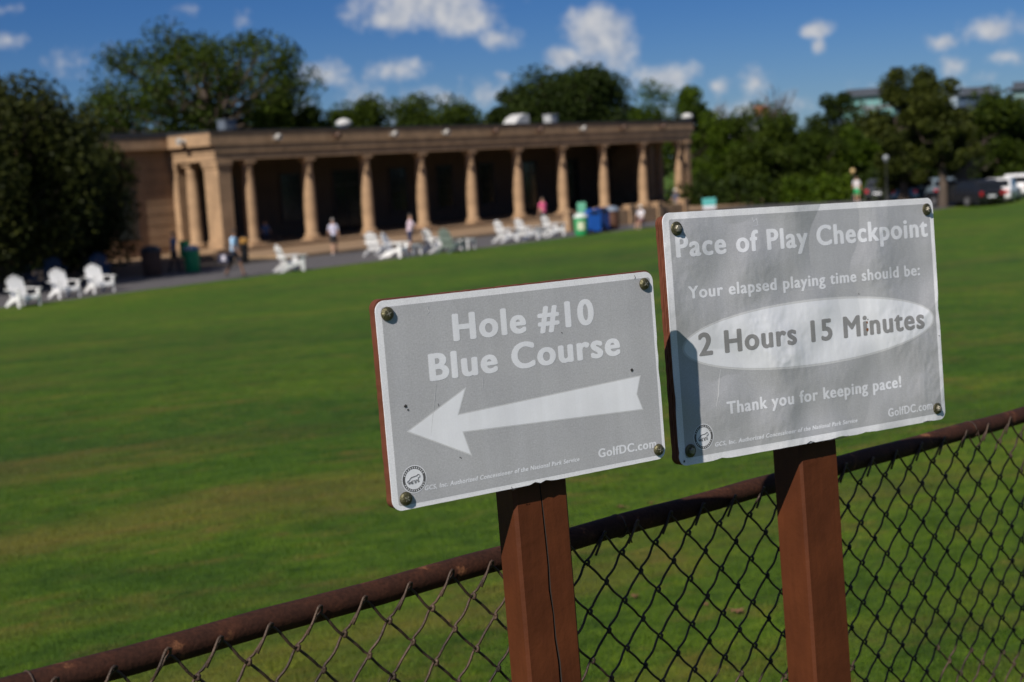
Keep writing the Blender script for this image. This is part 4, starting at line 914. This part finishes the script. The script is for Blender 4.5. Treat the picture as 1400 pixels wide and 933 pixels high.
def place(root, px, py, face, label=None, group=None, first=False):
    q = on_ground(px, py); rz = math.atan2(face[1], face[0]) + math.pi/2       # local front is -Y
    if first: root.location = (q.x, q.y, .0); root.rotation_euler = (0, 0, rz); return root
    return dup(root, (q.x, q.y, .0), rz, label, group)
white.scale = (1.06, 1.06, 1.06); place(white, 33, 419, (.75, -.66), first=True)
place(white, 89, 407, (.70, -.72), 'white slatted garden chair in the middle of the three at the left')
place(white, 137, 400, (.65, -.76), 'white slatted garden chair, right-hand one of the three at the left, beside the dark path')
white.scale = (1.14, 1.14, 1.14); place(white, 398, 371, (.80, .50), 'white slatted garden chair standing alone in front of the third column')
place(white, 517, 349, (.5, .85), 'white garden chair facing the clubhouse, half hidden behind another, left of the pale pink shirt')
place(white, 541, 352, (.9, -.3), 'white garden chair on the grass edge, in front of the half hidden one')
place(white, 597, 345, (.8, .6), 'white slatted garden chair with its back turned, beside the sage green chair')
place(white, 693, 331, (.80, .58), 'white slatted garden chair, left of the three before the pink shirt')
place(white, 721, 328, (.78, .6), 'white slatted garden chair, middle of the three before the pink shirt')
place(white, 757, 323, (.82, .5), 'white slatted garden chair nearest the green recycling bin'); white.scale = (1.06, 1.06, 1.06)
sage = make_chair('garden_chair', 'sage green slatted garden chair beside the white side tables', GREYGREEN, 'coloured garden chairs'); place(sage, 618, 345, (.6, .8), first=True)
blue = make_chair('garden_chair', 'dark blue garden chair in shade behind the right-hand white chair of the left trio', BLUEPL, 'dark blue garden chairs in the tree shade')
place(blue, 137, 383, (.3, -.95), first=True)
place(blue, 76, 388, (.4, -.9), 'dark blue garden chair in shade behind the middle white chair of the left trio')
place(blue, 36, 392, (.5, -.86), 'dark blue garden chair in shade behind the white chair nearest the left edge')
def side_table(px, py, label, first=None):
    q = on_ground(px, py)
    if first: return dup(first, (q.x, q.y, 0), R(40), label)
    root = thing('side_table', label, 'table', (q.x, q.y, 0), R(50), 'white side tables by the chairs')
    mb = MB(); [mb.cbox(-.3, -.3+i*.122, .46, .3, -.3+i*.122+.112, .485, .006) for i in range(5)]; mb.cbox(-.27, -.27, .39, .27, -.24, .46, .005); mb.cbox(-.27, .24, .39, .27, .27, .46, .005); mb.build('tabletop', PLASTIC, root)
    for sx in (-1, 1):
        for sy in (-1, 1):
            mb = MB(); mb.cbox(sx*.24-.03, sy*.22-.03, 0, sx*.24+.03, sy*.22+.03, .459, .006); mb.build('leg', PLASTIC, root)
    return root
st = side_table(640, 341, 'white slatted side table right of the sage green chair')
side_table(566, 349, 'white slatted side table at the feet of the person in pale pink', st)
side_table(738, 326, 'white slatted side table between the two right-hand white chairs of the pink shirt trio', st)

# ------------------------------------------------------------------ bins
def bin_round(px, py, m, ml, label, h=1.0, r=.33, name='litter_bin', cat='bin', extra=None, group=None):
    q = on_ground(px, py); root = thing(name, label, cat, (q.x, q.y, 0), 0, group)
    mb = MB(); mb.lathe([(r*.86, 0), (r*.92, .04), (r, h*.5), (r*1.02, h*.86), (r*1.06, h*.87), (r*1.06, h*.92), (r, h*.93)], 22); mb.build('barrel', m, root, smooth=40)
    mb = MB(); mb.lathe([(r*1.08, h*.93), (r*1.08, h*.98), (r*.85, h*1.10), (r*.4, h*1.16), (r*.38, h*1.13)], 22); mb.build('lid', ml, root, smooth=40)
    if extra:
        mb = MB(); n = 7; vs = []
        ang0 = math.atan2(-q.y, -q.x)
        for i in range(n+1):
            a = ang0 - .5 + 1.0*i/n; vs += [(r*1.03*math.cos(a), r*1.03*math.sin(a), h*.30), (r*1.05*math.cos(a), r*1.05*math.sin(a), h*.72)]
        mb.add(vs, [(2*i, 2*i+2, 2*i+3, 2*i+1) for i in range(n)]); mb.build('sticker', extra, root)
    return root
GREENB = mat('green_bin', (.02, .30, .10), .45, var=.1); GREENL = mat('green_lid', (.10, .34, .22), .45, var=.1); STICK = mat('bin_sticker', (.55, .60, .42), .5, var=.25, scale=9)
BROWNB = mat('brown_barrel', (.10, .045, .026), .7, var=.25); BLACKP = mat('black_plastic', (.012, .012, .013), .4, var=.2); BLUEB = mat('blue_bin', (.010, .075, .34), .4, var=.1); BLUED = mat('navy_bin', (.008, .022, .10), .4, var=.1); LIDG = mat('grey_lid', (.16, .20, .26), .5, var=.1)
bin_round(795, 322, GREENB, mat('pale_lid', (.5, .56, .52), .5), 'green recycling bin with a pale lid and sticker beside the blue bins', 1.0, .36, extra=STICK)
bin_round(264, 372, GREENB, LIDG, 'green bin with a grey lid beside the corner pillar', 1.02, .34)
bin_round(209, 378, BROWNB, BLACKP, 'brown barrel bin with a black lid in the shade of the west wall', 1.15, .42)
bin_round(837, 313.5, BROWNB, LIDG, 'brown barrel bin with a dark grey lid next to the navy bin', 1.1, .42)
def panel_stand(px, py, label, m, h, w, board_h):
    q = on_ground(px, py); root = thing('notice_board', label, 'notice board', (q.x, q.y, 0), R(-20))
    mb = MB(); mb.cbox(-w/2, -.03, h-board_h, w/2, .03, h, .01); mb.build('board', m, root)
    for s in (-1, 1):
        mb = MB(); mb.cbox(s*w*.4-.025, -.025, 0, s*w*.4+.025, .025, h-board_h-.001, .005); mb.build('leg', BLACKP, root)
    return root
panel_stand(255, 370, 'small green board on legs behind the left green bin', GREENB, 1.35, .5, .75)
panel_stand(797, 317, 'teal board on legs behind the green recycling bin', GREENL, 1.62, .5, .7)
def box_bin(px, py, m, label):
    q = on_ground(px, py); root = thing('recycling_bin', label, 'bin', (q.x, q.y, 0), math.atan2(-q.y, -q.x) + math.pi/2 + .35, 'box-shaped recycling bins')
    mb = MB(); mb.cbox(-.36, -.36, .10, .36, .36, 1.0, .04); n = 10
    poly = [(-.38, 1.0), (.38, 1.0)] + [(.38*math.cos(R(180*i/n)), 1.0 + .30*math.sin(R(180*i/n))) for i in range(1, n)]
    mb.prism(poly, -.37, .37); mb.build('body', m, root)
    mb = MB(); mb.cbox(-.24, -.39, 1.02, .24, -.365, 1.18, .01); mb.build('flap', BLACKP, root)
    for sx in (-1, 1):
        for sy in (-1, 1): mb = MB(); mb.cbox(sx*.3-.04, sy*.3-.04, 0, sx*.3+.04, sy*.3+.04, .11, .01); mb.build('leg', BLACKP, root)
box_bin(811, 319, BLUEB, 'bright blue round-topped box bin right of the green recycling bin'); box_bin(823, 316.5, BLUED, 'navy blue round-topped box bin between the bright blue bin and the brown barrel')
def notice():
    q = at_depth(970, 96); zt = z_at(970, 271.0, 96); root = thing('notice_board', 'teal and white notice board past the clubhouse east end', 'notice board', (q.x, q.y, 0), R(5))
    W = .46; mb = MB(); mb.cbox(-W, -.06, zt-.50, W, .06, zt, .02); mb.build('teal_panel', mat('teal_panel', (.10, .42, .40), .5, var=.1), root)
    mb = MB(); mb.cbox(-W*.95, -.05, .15, W*.95, .05, zt-.503, .02); mb.build('white_panel', mat('white_panel', (.68, .68, .72), .5, var=.06), root)
    for s in (-1, 1): mb = MB(); mb.cbox(s*.3-.04, -.05+.11, 0, s*.3+.04, .05+.11, zt-.06, .01); mb.build('leg', BLACKP, root)
notice()
def golf_bag(px, py, label):
    q = on_ground(px, py); root = thing('golf_bag', label, 'golf bag', (q.x, q.y, 0), R(30))
    T = Matrix.Rotation(R(10), 4, 'X'); mb = MB(); mb.lathe([(.17, 0), (.19, .05), (.18, .5), (.20, .8), (.21, .92), (.19, .94)], 16, 0, T); mb.cbox(-.13, -.27, .15, .13, -.15, .6, .04, 0, T); mb.build('bag', BLACKP, root, smooth=40)
    mb = MB(); mb.cbox(-.16, -.16, .95, .16, .16, 1.2, .06, 0, T); mb.build('hood', mat('amber_hood', (.42, .22, .05), .6, var=.15), root)
    mb = MB()
    for i in range(6): a = i*1.05; mb.tube([T @ Vector((.1*math.cos(a), .1*math.sin(a), .8)), T @ Vector((.13*math.cos(a), .13*math.sin(a), 1.22+.03*i))], .008, 5)
    mb.build('clubs', mat('club_steel', (.35, .35, .36), .3, .8), root)
golf_bag(334, 360, 'black golf bag with an amber hood beside the corner pillar')

# ------------------------------------------------------------------ cars and lamps
def car(px, D, label, paint, heading, L_=4.6, W=1.85, H=1.5, kind='suv'):
    q = at_depth(px, D); root = thing('parked_car', label, 'car', (q.x, q.y, .0), heading, 'cars parked beyond the lawn')
    h = L_/2; zb, zs = .28, H*.60
    if kind == 'suv': low = [(-h, zb+.1), (-h+.1, zb), (h-.12, zb), (h, zb+.14), (h-.02, zs-.18), (h-.25, zs-.06), (h*.42, zs+.02), (-h+.05, zs+.02), (-h-.02, zs-.1)]; cab = [(-h+.12, zs), (h*.44, zs), (h*.14, H-.03), (-h+.55, H), (-h+.3, H-.1)]
    elif kind == 'van': low = [(-h, zb+.1), (-h+.1, zb), (h-.12, zb), (h, zb+.14), (h-.04, zs-.1), (h*.72, zs+.02), (-h, zs+.02)]; cab = [(-h+.02, zs), (h*.72, zs), (h*.45, H-.02), (-h+.2, H), (-h+.05, H-.08)]
    else: low = [(-h, zb+.12), (-h+.1, zb), (h-.12, zb), (h, zb+.16), (h-.05, zs-.16), (h*.40, zs+.0), (-h*.62, zs+.02), (-h+.04, zs-.03)]; cab = [(-h*.72, zs), (h*.42, zs), (h*.12, H-.02), (-h*.25, H), (-h*.42, H-.05)]
    bm = bmesh.new()
    def ext(poly, w0, w1, zref0, zref1):
        vs = []
        for sgn in (-1, 1):
            row = []
            for x, z in poly:
                f = (z-zref0)/max(zref1-zref0, .01); w = w0 + (w1-w0)*min(max(f, 0), 1); row.append(bm.verts.new((x, sgn*w/2, z)))
            vs.append(row)
        n = len(poly); bm.faces.new(vs[0]); bm.faces.new(vs[1][::-1])
        for i in range(n): bm.faces.new((vs[0][i], vs[1][i], vs[1][(i+1) % n], vs[0][(i+1) % n]))
    ext(low, W, W-.06, zb, zs); ext(cab, W-.10, W-.42, zs, H)
    bmesh.ops.recalc_face_normals(bm, faces=bm.faces[:]); bmesh.ops.bevel(bm, geom=bm.edges[:], offset=.05, segments=2, affect='EDGES', profile=.6)
    me = bpy.data.meshes.new('body'); bm.to_mesh(me); bm.free(); me.materials.append(paint); me.polygons.foreach_set('use_smooth', [True]*len(me.polygons)); me.set_sharp_from_angle(angle=R(35)); link(bpy.data.objects.new('body', me), root)
    cx = sum(x for x, z in cab)/len(cab); cz = sum(z for x, z in cab)/len(cab)
    def shrink(x, z): return cx + (x-cx)*.86, cz + (z-cz)*.72
    for sgn in (-1, 1):
        mb = MB(); vs = []
        for x, z in cab:
            x2, z2 = shrink(x, z); f = (z2-zs)/(H-zs); w = (W-.10 + (-.32)*f)/2 + .008; vs.append((x2, sgn*w, z2))
        mb.add(vs, [tuple(range(len(vs)))]); mb.build('side_window', DARKGLASS, root)
    def pane(p, q2, nm):
        mb = MB(); out = .012; dx, dz = q2[0]-p[0], q2[1]-p[1]; l = math.hypot(dx, dz); nx, nz = dz/l*out, -dx/l*out
        if (p[0]-cx)*nx < 0: nx, nz = -nx, -nz
        vs = []
        for f in (.12, .88):
            x, z = p[0]+dx*f+nx, p[1]+dz*f+abs(nz); w = (W-.10 - .32*(z-zs)/(H-zs))/2 - .10; vs += [(x, -w, z), (x, w, z)]
        mb.add(vs, [(0, 1, 3, 2)]); mb.build(nm, DARKGLASS, root)
    pane(cab[1], cab[2], 'windscreen'); pane(cab[0], cab[-1], 'rear_window')
    RIM = bpy.data.materials.get('rim_alloy') or mat('rim_alloy', (.4, .4, .42), .3, .8)
    for x in (-h*.60, h*.62):
        for sgn in (-1, 1):
            T = Matrix.Translation((x, sgn*(W/2-.09), .33)) @ Matrix.Rotation(R(90), 4, 'X')
            mb = MB(); mb.lathe([(.22, -.11), (.31, -.11), (.335, -.06), (.335, .06), (.31, .11), (.22, .11)], 20, 0, T); w = mb.build('wheel', BLACKP, root, smooth=40)
            mb = MB(); mb.lathe([(.21, -.118), (.2, .118)], 16, 0, T); mb.build('rim', RIM, w)
    TL = bpy.data.materials.get('tail_red') or mat('tail_red', (.35, .01, .012), .3); HL = bpy.data.materials.get('lamp_clear') or mat('lamp_clear', (.7, .72, .75), .15)
    for sgn in (-1, 1):
        mb = MB(); mb.cbox(-h-.03, sgn*(W/2-.22)-.12, zs-.30, -h+.10, sgn*(W/2-.22)+.12, zs-.06, .02); mb.build('taillight', TL, root)
        mb = MB(); mb.cbox(h-.20, sgn*(W/2-.26)-.15, zs-.30, h-.0, sgn*(W/2-.26)+.15, zs-.17, .02); mb.build('headlight', HL, root)
    mb = MB(); mb.cbox(-h-.045, -.26, zb+.22, -h-.01, .26, zb+.34, .01); mb.build('number_plate', HL, root)
def paint(n, c): return mat(n, c, .22, 0, var=.04, spec=.6)
PWh, PBk, PBl, PSi, PDk, PTn = paint('paint_white', (.75, .75, .76)), paint('paint_black', (.012, .013, .016)), paint('paint_blue', (.05, .10, .16)), paint('paint_silver', (.5, .52, .54)), paint('paint_charcoal', (.04, .045, .05)), paint('paint_tan', (.42, .36, .27))
ya = YAW
car(1318, 82.5, 'black estate car seen from behind at the lawn edge, beside the tree trunk', PBk, R(112), 4.7, 1.9, 1.5)
car(1368, 84.5, 'white saloon car seen from behind next to the black car', PWh, R(62), 4.5, 1.8, 1.45, 'sedan')
car(1402, 90, 'white estate car cut off by the right edge of view', PWh, R(55), 4.7, 1.85, 1.5)
car(1278, 92, 'grey-blue car partly behind the tree trunk beside the black car', paint('paint_greyblue', (.13, .17, .20)), R(92), 4.5, 1.8, 1.5)
car(1246, 94, 'dark blue car left of the grey-blue car', PBl, R(64), 4.6, 1.8, 1.48, 'sedan')
car(1212, 98, 'dark charcoal car near the white lamp globe', PDk, R(60), 4.6, 1.85, 1.5)
def lamp(px, py, D, m, label):
    q = at_depth(px, D); z = z_at(px, py, D); root = thing('street_lamp', label, 'street lamp', (q.x, q.y, 0), 0, 'globe lamps in the car park')
    mb = MB(); mb.lathe([(.16, 0), (.16, .3), (.08, .45), (.05, z*.6), (.04, z-.32), (.11, z-.28), (.11, z-.24)], 12); mb.build('pole', BLACKP, root, smooth=40)
    mb = MB(); mb.lathe([(.09, z-.236)] + [(.18*math.cos(R(a)), z+.18*math.sin(R(a))) for a in range(-60, 90, 15)] + [(.02, z+.18)], 16); mb.build('globe', m, root, smooth=180)
lamp(1213, 216, 84, mat('globe_white', (.24, .26, .28), .3, var=.05), 'lamp post with a white globe standing in front of the tall uneven olive tree')
lamp(1167, 234, 100, mat('globe_amber', (.50, .36, .16), .3, var=.05), 'lamp post with a yellowish globe above the figure in green')

# ------------------------------------------------------------------ people
SKIN = mat('skin', (.42, .24, .16), .6, var=.06); SKIN_D = mat('skin_dark', (.16, .085, .055), .6, var=.06)
SHOE_D = mat('shoe_dark', (.02, .02, .022), .6); SHOE_W = mat('shoe_white', (.6, .6, .6), .6)
HAIR_D = mat('hair_dark', (.02, .015, .012), .7); HAIR_G = mat('hair_grey', (.22, .21, .20), .8); CAP_W = mat('cap_white', (.66, .64, .60), .7, var=.05)
def cloth(n, c): return mat(n, c, .85, var=.12, scale=14, bump=.3, bscale=30)
def person(label, loc, face, shirt, shorts, skin, shoe, hair, pose, hgt=1.76, long=False, cap=None, fat=1.0):
    """one skinned body; local +Y is forward"""
    k = hgt/1.76
    root = thing('person', label, 'person', loc, math.atan2(face[1], face[0]) - math.pi/2)
    J = {}; bones = []
    hip = pose.get('hip', .95); lean = pose.get('lean', .0)
    J['pelvis'] = Vector((0, 0, hip)); up = Vector((0, math.sin(lean), math.cos(lean)))
    J['waist'] = J['pelvis'] + up*.16; J['chest'] = J['pelvis'] + up*.36; J['collar'] = J['pelvis'] + up*.50; J['neck'] = J['pelvis'] + up*.57
    hd = Vector((0, math.sin(lean*.3), math.cos(lean*.3))); J['jaw'] = J['neck'] + hd*.06 + Vector((0, .018, 0)); J['head'] = J['neck'] + hd*.15 + Vector((0, .012, 0)); J['crown'] = J['neck'] + hd*.235
    rad = dict(pelvis=(.165*fat, .125*fat), waist=(.150*fat, .115*fat), chest=(.165*fat, .12*fat), collar=(.12, .085), neck=(.055, .058), jaw=(.066, .075), head=(.078, .098), crown=(.045, .055))
    E = [('pelvis', 'waist', 'shirt'), ('waist', 'chest', 'shirt'), ('chest', 'collar', 'shirt'), ('collar', 'neck', 'skin'), ('neck', 'jaw', 'skin'), ('jaw', 'head', 'skin'), ('head', 'crown', 'skin')]
    def dirv(a, out): return Vector((math.sin(out), math.sin(a)*math.cos(out), -math.cos(a)*math.cos(out)))
    for s, n in ((-1, 'l'), (1, 'r')):
        sh, el = pose['arm_'+n]; th, kn = pose['leg_'+n]
        J['sh'+n] = J['collar'] + Vector((s*.185, 0, -.03)); J['el'+n] = J['sh'+n] + dirv(sh, s*.14)*.29; J['wr'+n] = J['el'+n] + dirv(sh+el, s*.06)*.25; J['ha'+n] = J['wr'+n] + dirv(sh+el+.15, 0)*.09; J['fi'+n] = J['ha'+n] + dirv(sh+el+.4, 0)*.07
        J['hi'+n] = J['pelvis'] + Vector((s*.095, 0, -.05)); J['kn'+n] = J['hi'+n] + dirv(th, s*.03)*.43; J['an'+n] = J['kn'+n] + dirv(th-kn, s*.0)*.40; J['he'+n] = J['an'+n] + Vector((0, -.035, -.045)); J['to'+n] = J['an'+n] + Vector((s*.02, .16, -.055))
        rad.update({'sh'+n: (.068, .068), 'el'+n: (.045, .045), 'wr'+n: (.031, .028), 'ha'+n: (.042, .024), 'fi'+n: (.030, .018), 'hi'+n: (.098*fat, .10*fat), 'kn'+n: (.062, .062), 'an'+n: (.042, .045), 'he'+n: (.036, .036), 'to'+n: (.042, .030)})
        E += [('collar', 'sh'+n, 'shirt'), ('sh'+n, 'el'+n, 'sleeve'), ('el'+n, 'wr'+n, 'skin'), ('wr'+n, 'ha'+n, 'skin'), ('ha'+n, 'fi'+n, 'skin'), ('pelvis', 'hi'+n, 'short'), ('hi'+n, 'kn'+n, 'thigh'), ('kn'+n, 'an'+n, 'shin'), ('an'+n, 'he'+n, 'shoe'), ('an'+n, 'to'+n, 'shoe')]
    low = min(J['he'+n].z - .036 for n in 'lr'); low = min(low, min(J['to'+n].z - .03 for n in 'lr'))
    if not pose.get('seated'):
        for q in J.values(): q.z -= low
    names = list(J); idx = {n: i for i, n in enumerate(names)}
    me = bpy.data.meshes.new('sk'); me.from_pydata([J[n]*k for n in names], [(idx[a], idx[b]) for a, b, _ in E], [])
    ob = bpy.data.objects.new('sk', me); COL.objects.link(ob)
    md = ob.modifiers.new('skin', 'SKIN'); md.use_smooth_shade = True
    if not me.skin_vertices: ob.data.attributes
    for i, n in enumerate(names):
        sv = me.skin_vertices[0].data[i]; r_ = rad[n]; sv.radius = (r_[0]*k, r_[1]*k); sv.use_root = (n == 'pelvis')
    sd = ob.modifiers.new('sub', 'SUBSURF'); sd.levels = 2; sd.render_levels = 2
    bpy.context.view_layer.update(); body = bpy.data.meshes.new_from_object(ob.evaluated_get(bpy.context.evaluated_depsgraph_get())); bpy.data.objects.remove(ob)
    body.materials.clear()
    for m_ in (skin, shirt, shorts, shoe): body.materials.append(m_)
    segs = [(J[a]*k, J[b]*k, t) for a, b, t in E]
    for p in body.polygons:
        c = p.center; best = (9, None, 0)
        for a, b, t in segs:
            ab = b-a; f = min(max((c-a).dot(ab)/ab.length_squared, 0), 1); d = (c-a-ab*f).length
            if d < best[0]: best = (d, t, f)
        _, t, f = best
        p.material_index = {'shirt': 1, 'skin': 0, 'sleeve': 1 if f < .72 else 0, 'short': 2, 'thigh': 2 if (long or f < .82) else 0, 'shin': 2 if long else 0, 'shoe': 3}[t]
        if t == 'shirt' and c.z < (J['pelvis'].z + .02)*k: p.material_index = 2
        p.use_smooth = True
    body.name = 'body'; link(bpy.data.objects.new('body', body), root)
    # hair or cap, and a face
    hc = J['head']*k; mb = MB()
    mb.lathe([(.088*math.cos(R(a)), .112*math.sin(R(a))) for a in range(0, 90, 15)] + [(.01, .113)], 14, 0, Matrix.Translation(hc + Vector((0, -.012, .02))) @ Matrix.Scale(1.18, 4, (0, 1, 0)))
    if cap:
        mb.cbox(-.07, .05, .02, .07, .19, .035, .006, 0, Matrix.Translation(hc)); mb.build('cap', cap, root, smooth=60)
    else: mb.build('hair', hair, root, smooth=60)
    mb = MB(); mb.prism([(.088, -.03), (.118, -.028), (.088, .03)], -.013, .013, 0, Matrix.Translation(hc) @ Matrix.Rotation(R(90), 4, 'Z')); mb.build('nose', skin, root)
    mb = MB()
    for s in (-1, 1): mb.lathe([(.001, -.011), (.008, -.006), (.011, 0), (.008, .006), (.001, .011)], 8, 0, Matrix.Translation(hc + Vector((s*.033, .092, .022))))
    mb.build('eyes', HAIR_D, root)
    return root
def wpos(px, py): q = on_ground(px, py); return (q.x, q.y, .006)
WALK = dict(leg_l=(.42, .18), leg_r=(-.30, .35), arm_l=(-.35, .25), arm_r=(.35, .35), lean=.05)
WALK2 = dict(leg_l=(-.18, .2), leg_r=(.20, .08), arm_l=(.2, .3), arm_r=(-.15, .2), lean=.04)
STAND = dict(leg_l=(.03, .06), leg_r=(-.03, .04), arm_l=(.05, .3), arm_r=(.15, .9), lean=.02)
SIT = dict(hip=.48, leg_l=(1.45, 1.5), leg_r=(1.35, 1.15), arm_l=(.5, .7), arm_r=(.4, .8), lean=.12, seated=True)
person('walking person in grey-blue shirt and dark trousers beside the left green bin', wpos(240, 374), (.6, .5), cloth('shirt_greyblue', (.12, .17, .28)), cloth('trousers_black', (.015, .015, .018)), SKIN, SHOE_D, HAIR_D, WALK2, 1.80, long=True)
pb = person('walking person in a light blue shirt and navy shorts carrying a dark bag', wpos(323, 379.5), (.92, -.3), cloth('shirt_sky', (.36, .58, .82)), cloth('shorts_navy', (.015, .017, .035)), SKIN_D, SHOE_D, HAIR_D, WALK, 1.95)
person('person seen from behind in a pale lavender shirt and black shorts on the path', wpos(458, 349.7), (-.25, .95), cloth('shirt_lavender', (.50, .49, .60)), cloth('shorts_black', (.012, .012, .016)), SKIN, SHOE_W, HAIR_G, WALK2, 1.78, cap=None, fat=1.12)
person('person in pale pink shirt and navy shorts behind the middle chairs', wpos(562, 349), (.95, .2), cloth('shirt_palepink', (.55, .44, .50)), cloth('shorts_deepnavy', (.012, .02, .06)), SKIN, SHOE_W, HAIR_D, dict(leg_l=(.05, .06), leg_r=(-.06, .04), arm_l=(.2, .3), arm_r=(.75, .5), lean=.1), 1.88, fat=1.12)
person('person in a bright pink shirt standing behind the right-hand white chairs', wpos(744, 316), (-.5, .8), cloth('shirt_pink', (.62, .10, .22)), cloth('trousers_grey', (.05, .045, .045)), SKIN, SHOE_D, HAIR_D, STAND, 1.92, long=True, fat=1.1)
person('person in a dark slate shirt and white cap past the last clubhouse column', wpos(925, 297), (-.6, -.7), cloth('shirt_slate', (.06, .07, .11)), cloth('shorts_khaki', (.25, .2, .14)), SKIN, SHOE_W, HAIR_G, STAND, 1.74, cap=CAP_W)
q = on_ground(878, 312)
person('person in a white top, maroon shorts and white sun hat seated by the lawn edge', (q.x, q.y, .0), (-.6, -.75), cloth('shirt_white', (.62, .60, .64)), cloth('shorts_maroon', (.10, .015, .03)), SKIN, SHOE_W, HAIR_G, SIT, 1.70, cap=CAP_W)
def stool(q):
    root = thing('stool', 'small low folding stool under the seated person in the white hat', 'stool', (q.x, q.y, 0), R(40)); mb = MB(); mb.cbox(-.2, -.18, .33, .2, .18, .36, .01); mb.build('seat', BLACKP, root)
    for s in (-1, 1):
        for t in (-1, 1): mb = MB(); mb.tube([(s*.18, t*.16, 0), (s*.15, t*.12, .329)], .014, 6); mb.build('leg', BLACKP, root)
stool(q)
q = at_depth(1172, 96)
person('distant person in white top and green shorts below the yellow lamp globe', (q.x, q.y, .006), (-.3, -.9), cloth('shirt_white_far', (.62, .60, .62)), cloth('shorts_green', (.04, .45, .16)), SKIN, SHOE_W, HAIR_D, STAND, 1.76)
q = su(-1.2, -1.2, .36)
person('shaded person in a blue shirt under the portico between the first two columns', tuple(q), (.3, -.9), cloth('shirt_blue_dim', (.05, .11, .24)), cloth('trousers_dim', (.03, .03, .05)), SKIN, SHOE_D, HAIR_D, dict(SIT), 1.72, long=True)
def bench(q, rz):
    root = thing('bench', 'dark bench in the portico shade under the person in blue', 'bench', q, rz); mb = MB(); mb.cbox(-.9, -.2, .33, .9, .2, .37, .01); mb.build('seat', DARKWOOD, root)
    for s in (-1, 1): mb = MB(); mb.cbox(s*.7-.05, -.18, 0, s*.7+.05, .18, .329, .01); mb.build('leg', DARKWOOD, root)
bench(tuple(q), math.atan2(-.9, .3) - math.pi/2)
def carry_bag():
    q = on_ground(323, 379.5); root = thing('carry_bag', 'dark navy bag with a white panel hanging beside the light blue shirt', 'bag', (q.x-.36, q.y-.25, .62), R(-20))
    mb = MB(); mb.cbox(-.24, -.13, 0, .24, .13, .36, .05); mb.build('bag_body', cloth('bag_navy', (.02, .022, .05)), root)
    mb = MB(); mb.cbox(-.05, -.145, .1, .12, -.131, .32, .005); mb.build('white_panel', cloth('bag_white', (.5, .48, .55)), root)
    mb = MB(); mb.tube([(-.16, 0, .34), (-.06, .03, .62), (.1, .06, .72), (.2, .04, .34)], .016, 6); mb.build('strap', BLACKP, root)
carry_bag()

# dry leaves lying on the near lawn
LEAF = mat('dry_leaf', (.16, .075, .035), .8, var=.35, scale=30)
def leaf(px, py, s, label, seed):
    rr = random.Random(seed); d = ray(px, py); t = 3.0
    for _ in range(60):
        p = EYE + d*t; t += (p.z - ground_z(p.x, p.y) - .012)/(.36)
    p = EYE + d*t; mb = MB(); pts = [Vector((0, 0, .012))]; n = 11
    for i in range(n): a = 2*math.pi*i/n; r_ = s*(.55 + .45*((i % 2)))*rr.uniform(.7, 1.1); pts.append(Vector((r_*math.cos(a), r_*.7*math.sin(a), .006 + s*.35*rr.random())))
    mb.add(pts, [(0, 1+i, 1+(i+1) % n) for i in range(n)])
    root = thing('fallen_leaf', label, 'leaf', (p.x, p.y, ground_z(p.x, p.y) + .004), rr.uniform(0, 6), 'dry leaves on the lawn'); mb.build('blade', LEAF, root)
    mb = MB(); mb.tube([(0, 0, .012), (s*.8, .1*s, .02), (s*1.3, .3*s, .01)], .0014, 4); mb.build('stalk', LEAF, root)
for i, (x, y, s, l) in enumerate(((849, 694, .045, 'curled brown leaf on the lawn just above the rail between the signs'), (890, 688, .032, 'smaller tan leaf right of the curled brown leaf'), (1008, 836, .04, 'brown leaf seen through the fence left of the right post'), (965, 826, .025, 'small tan leaf seen through the fence under the gap between signs'), (868, 815, .03, 'pale dry leaf seen through the fence right of the cracked post'), (612, 850, .025, 'tiny straw-coloured leaf seen through the fence left of the cracked post'))): leaf(x, y, s, l, i)
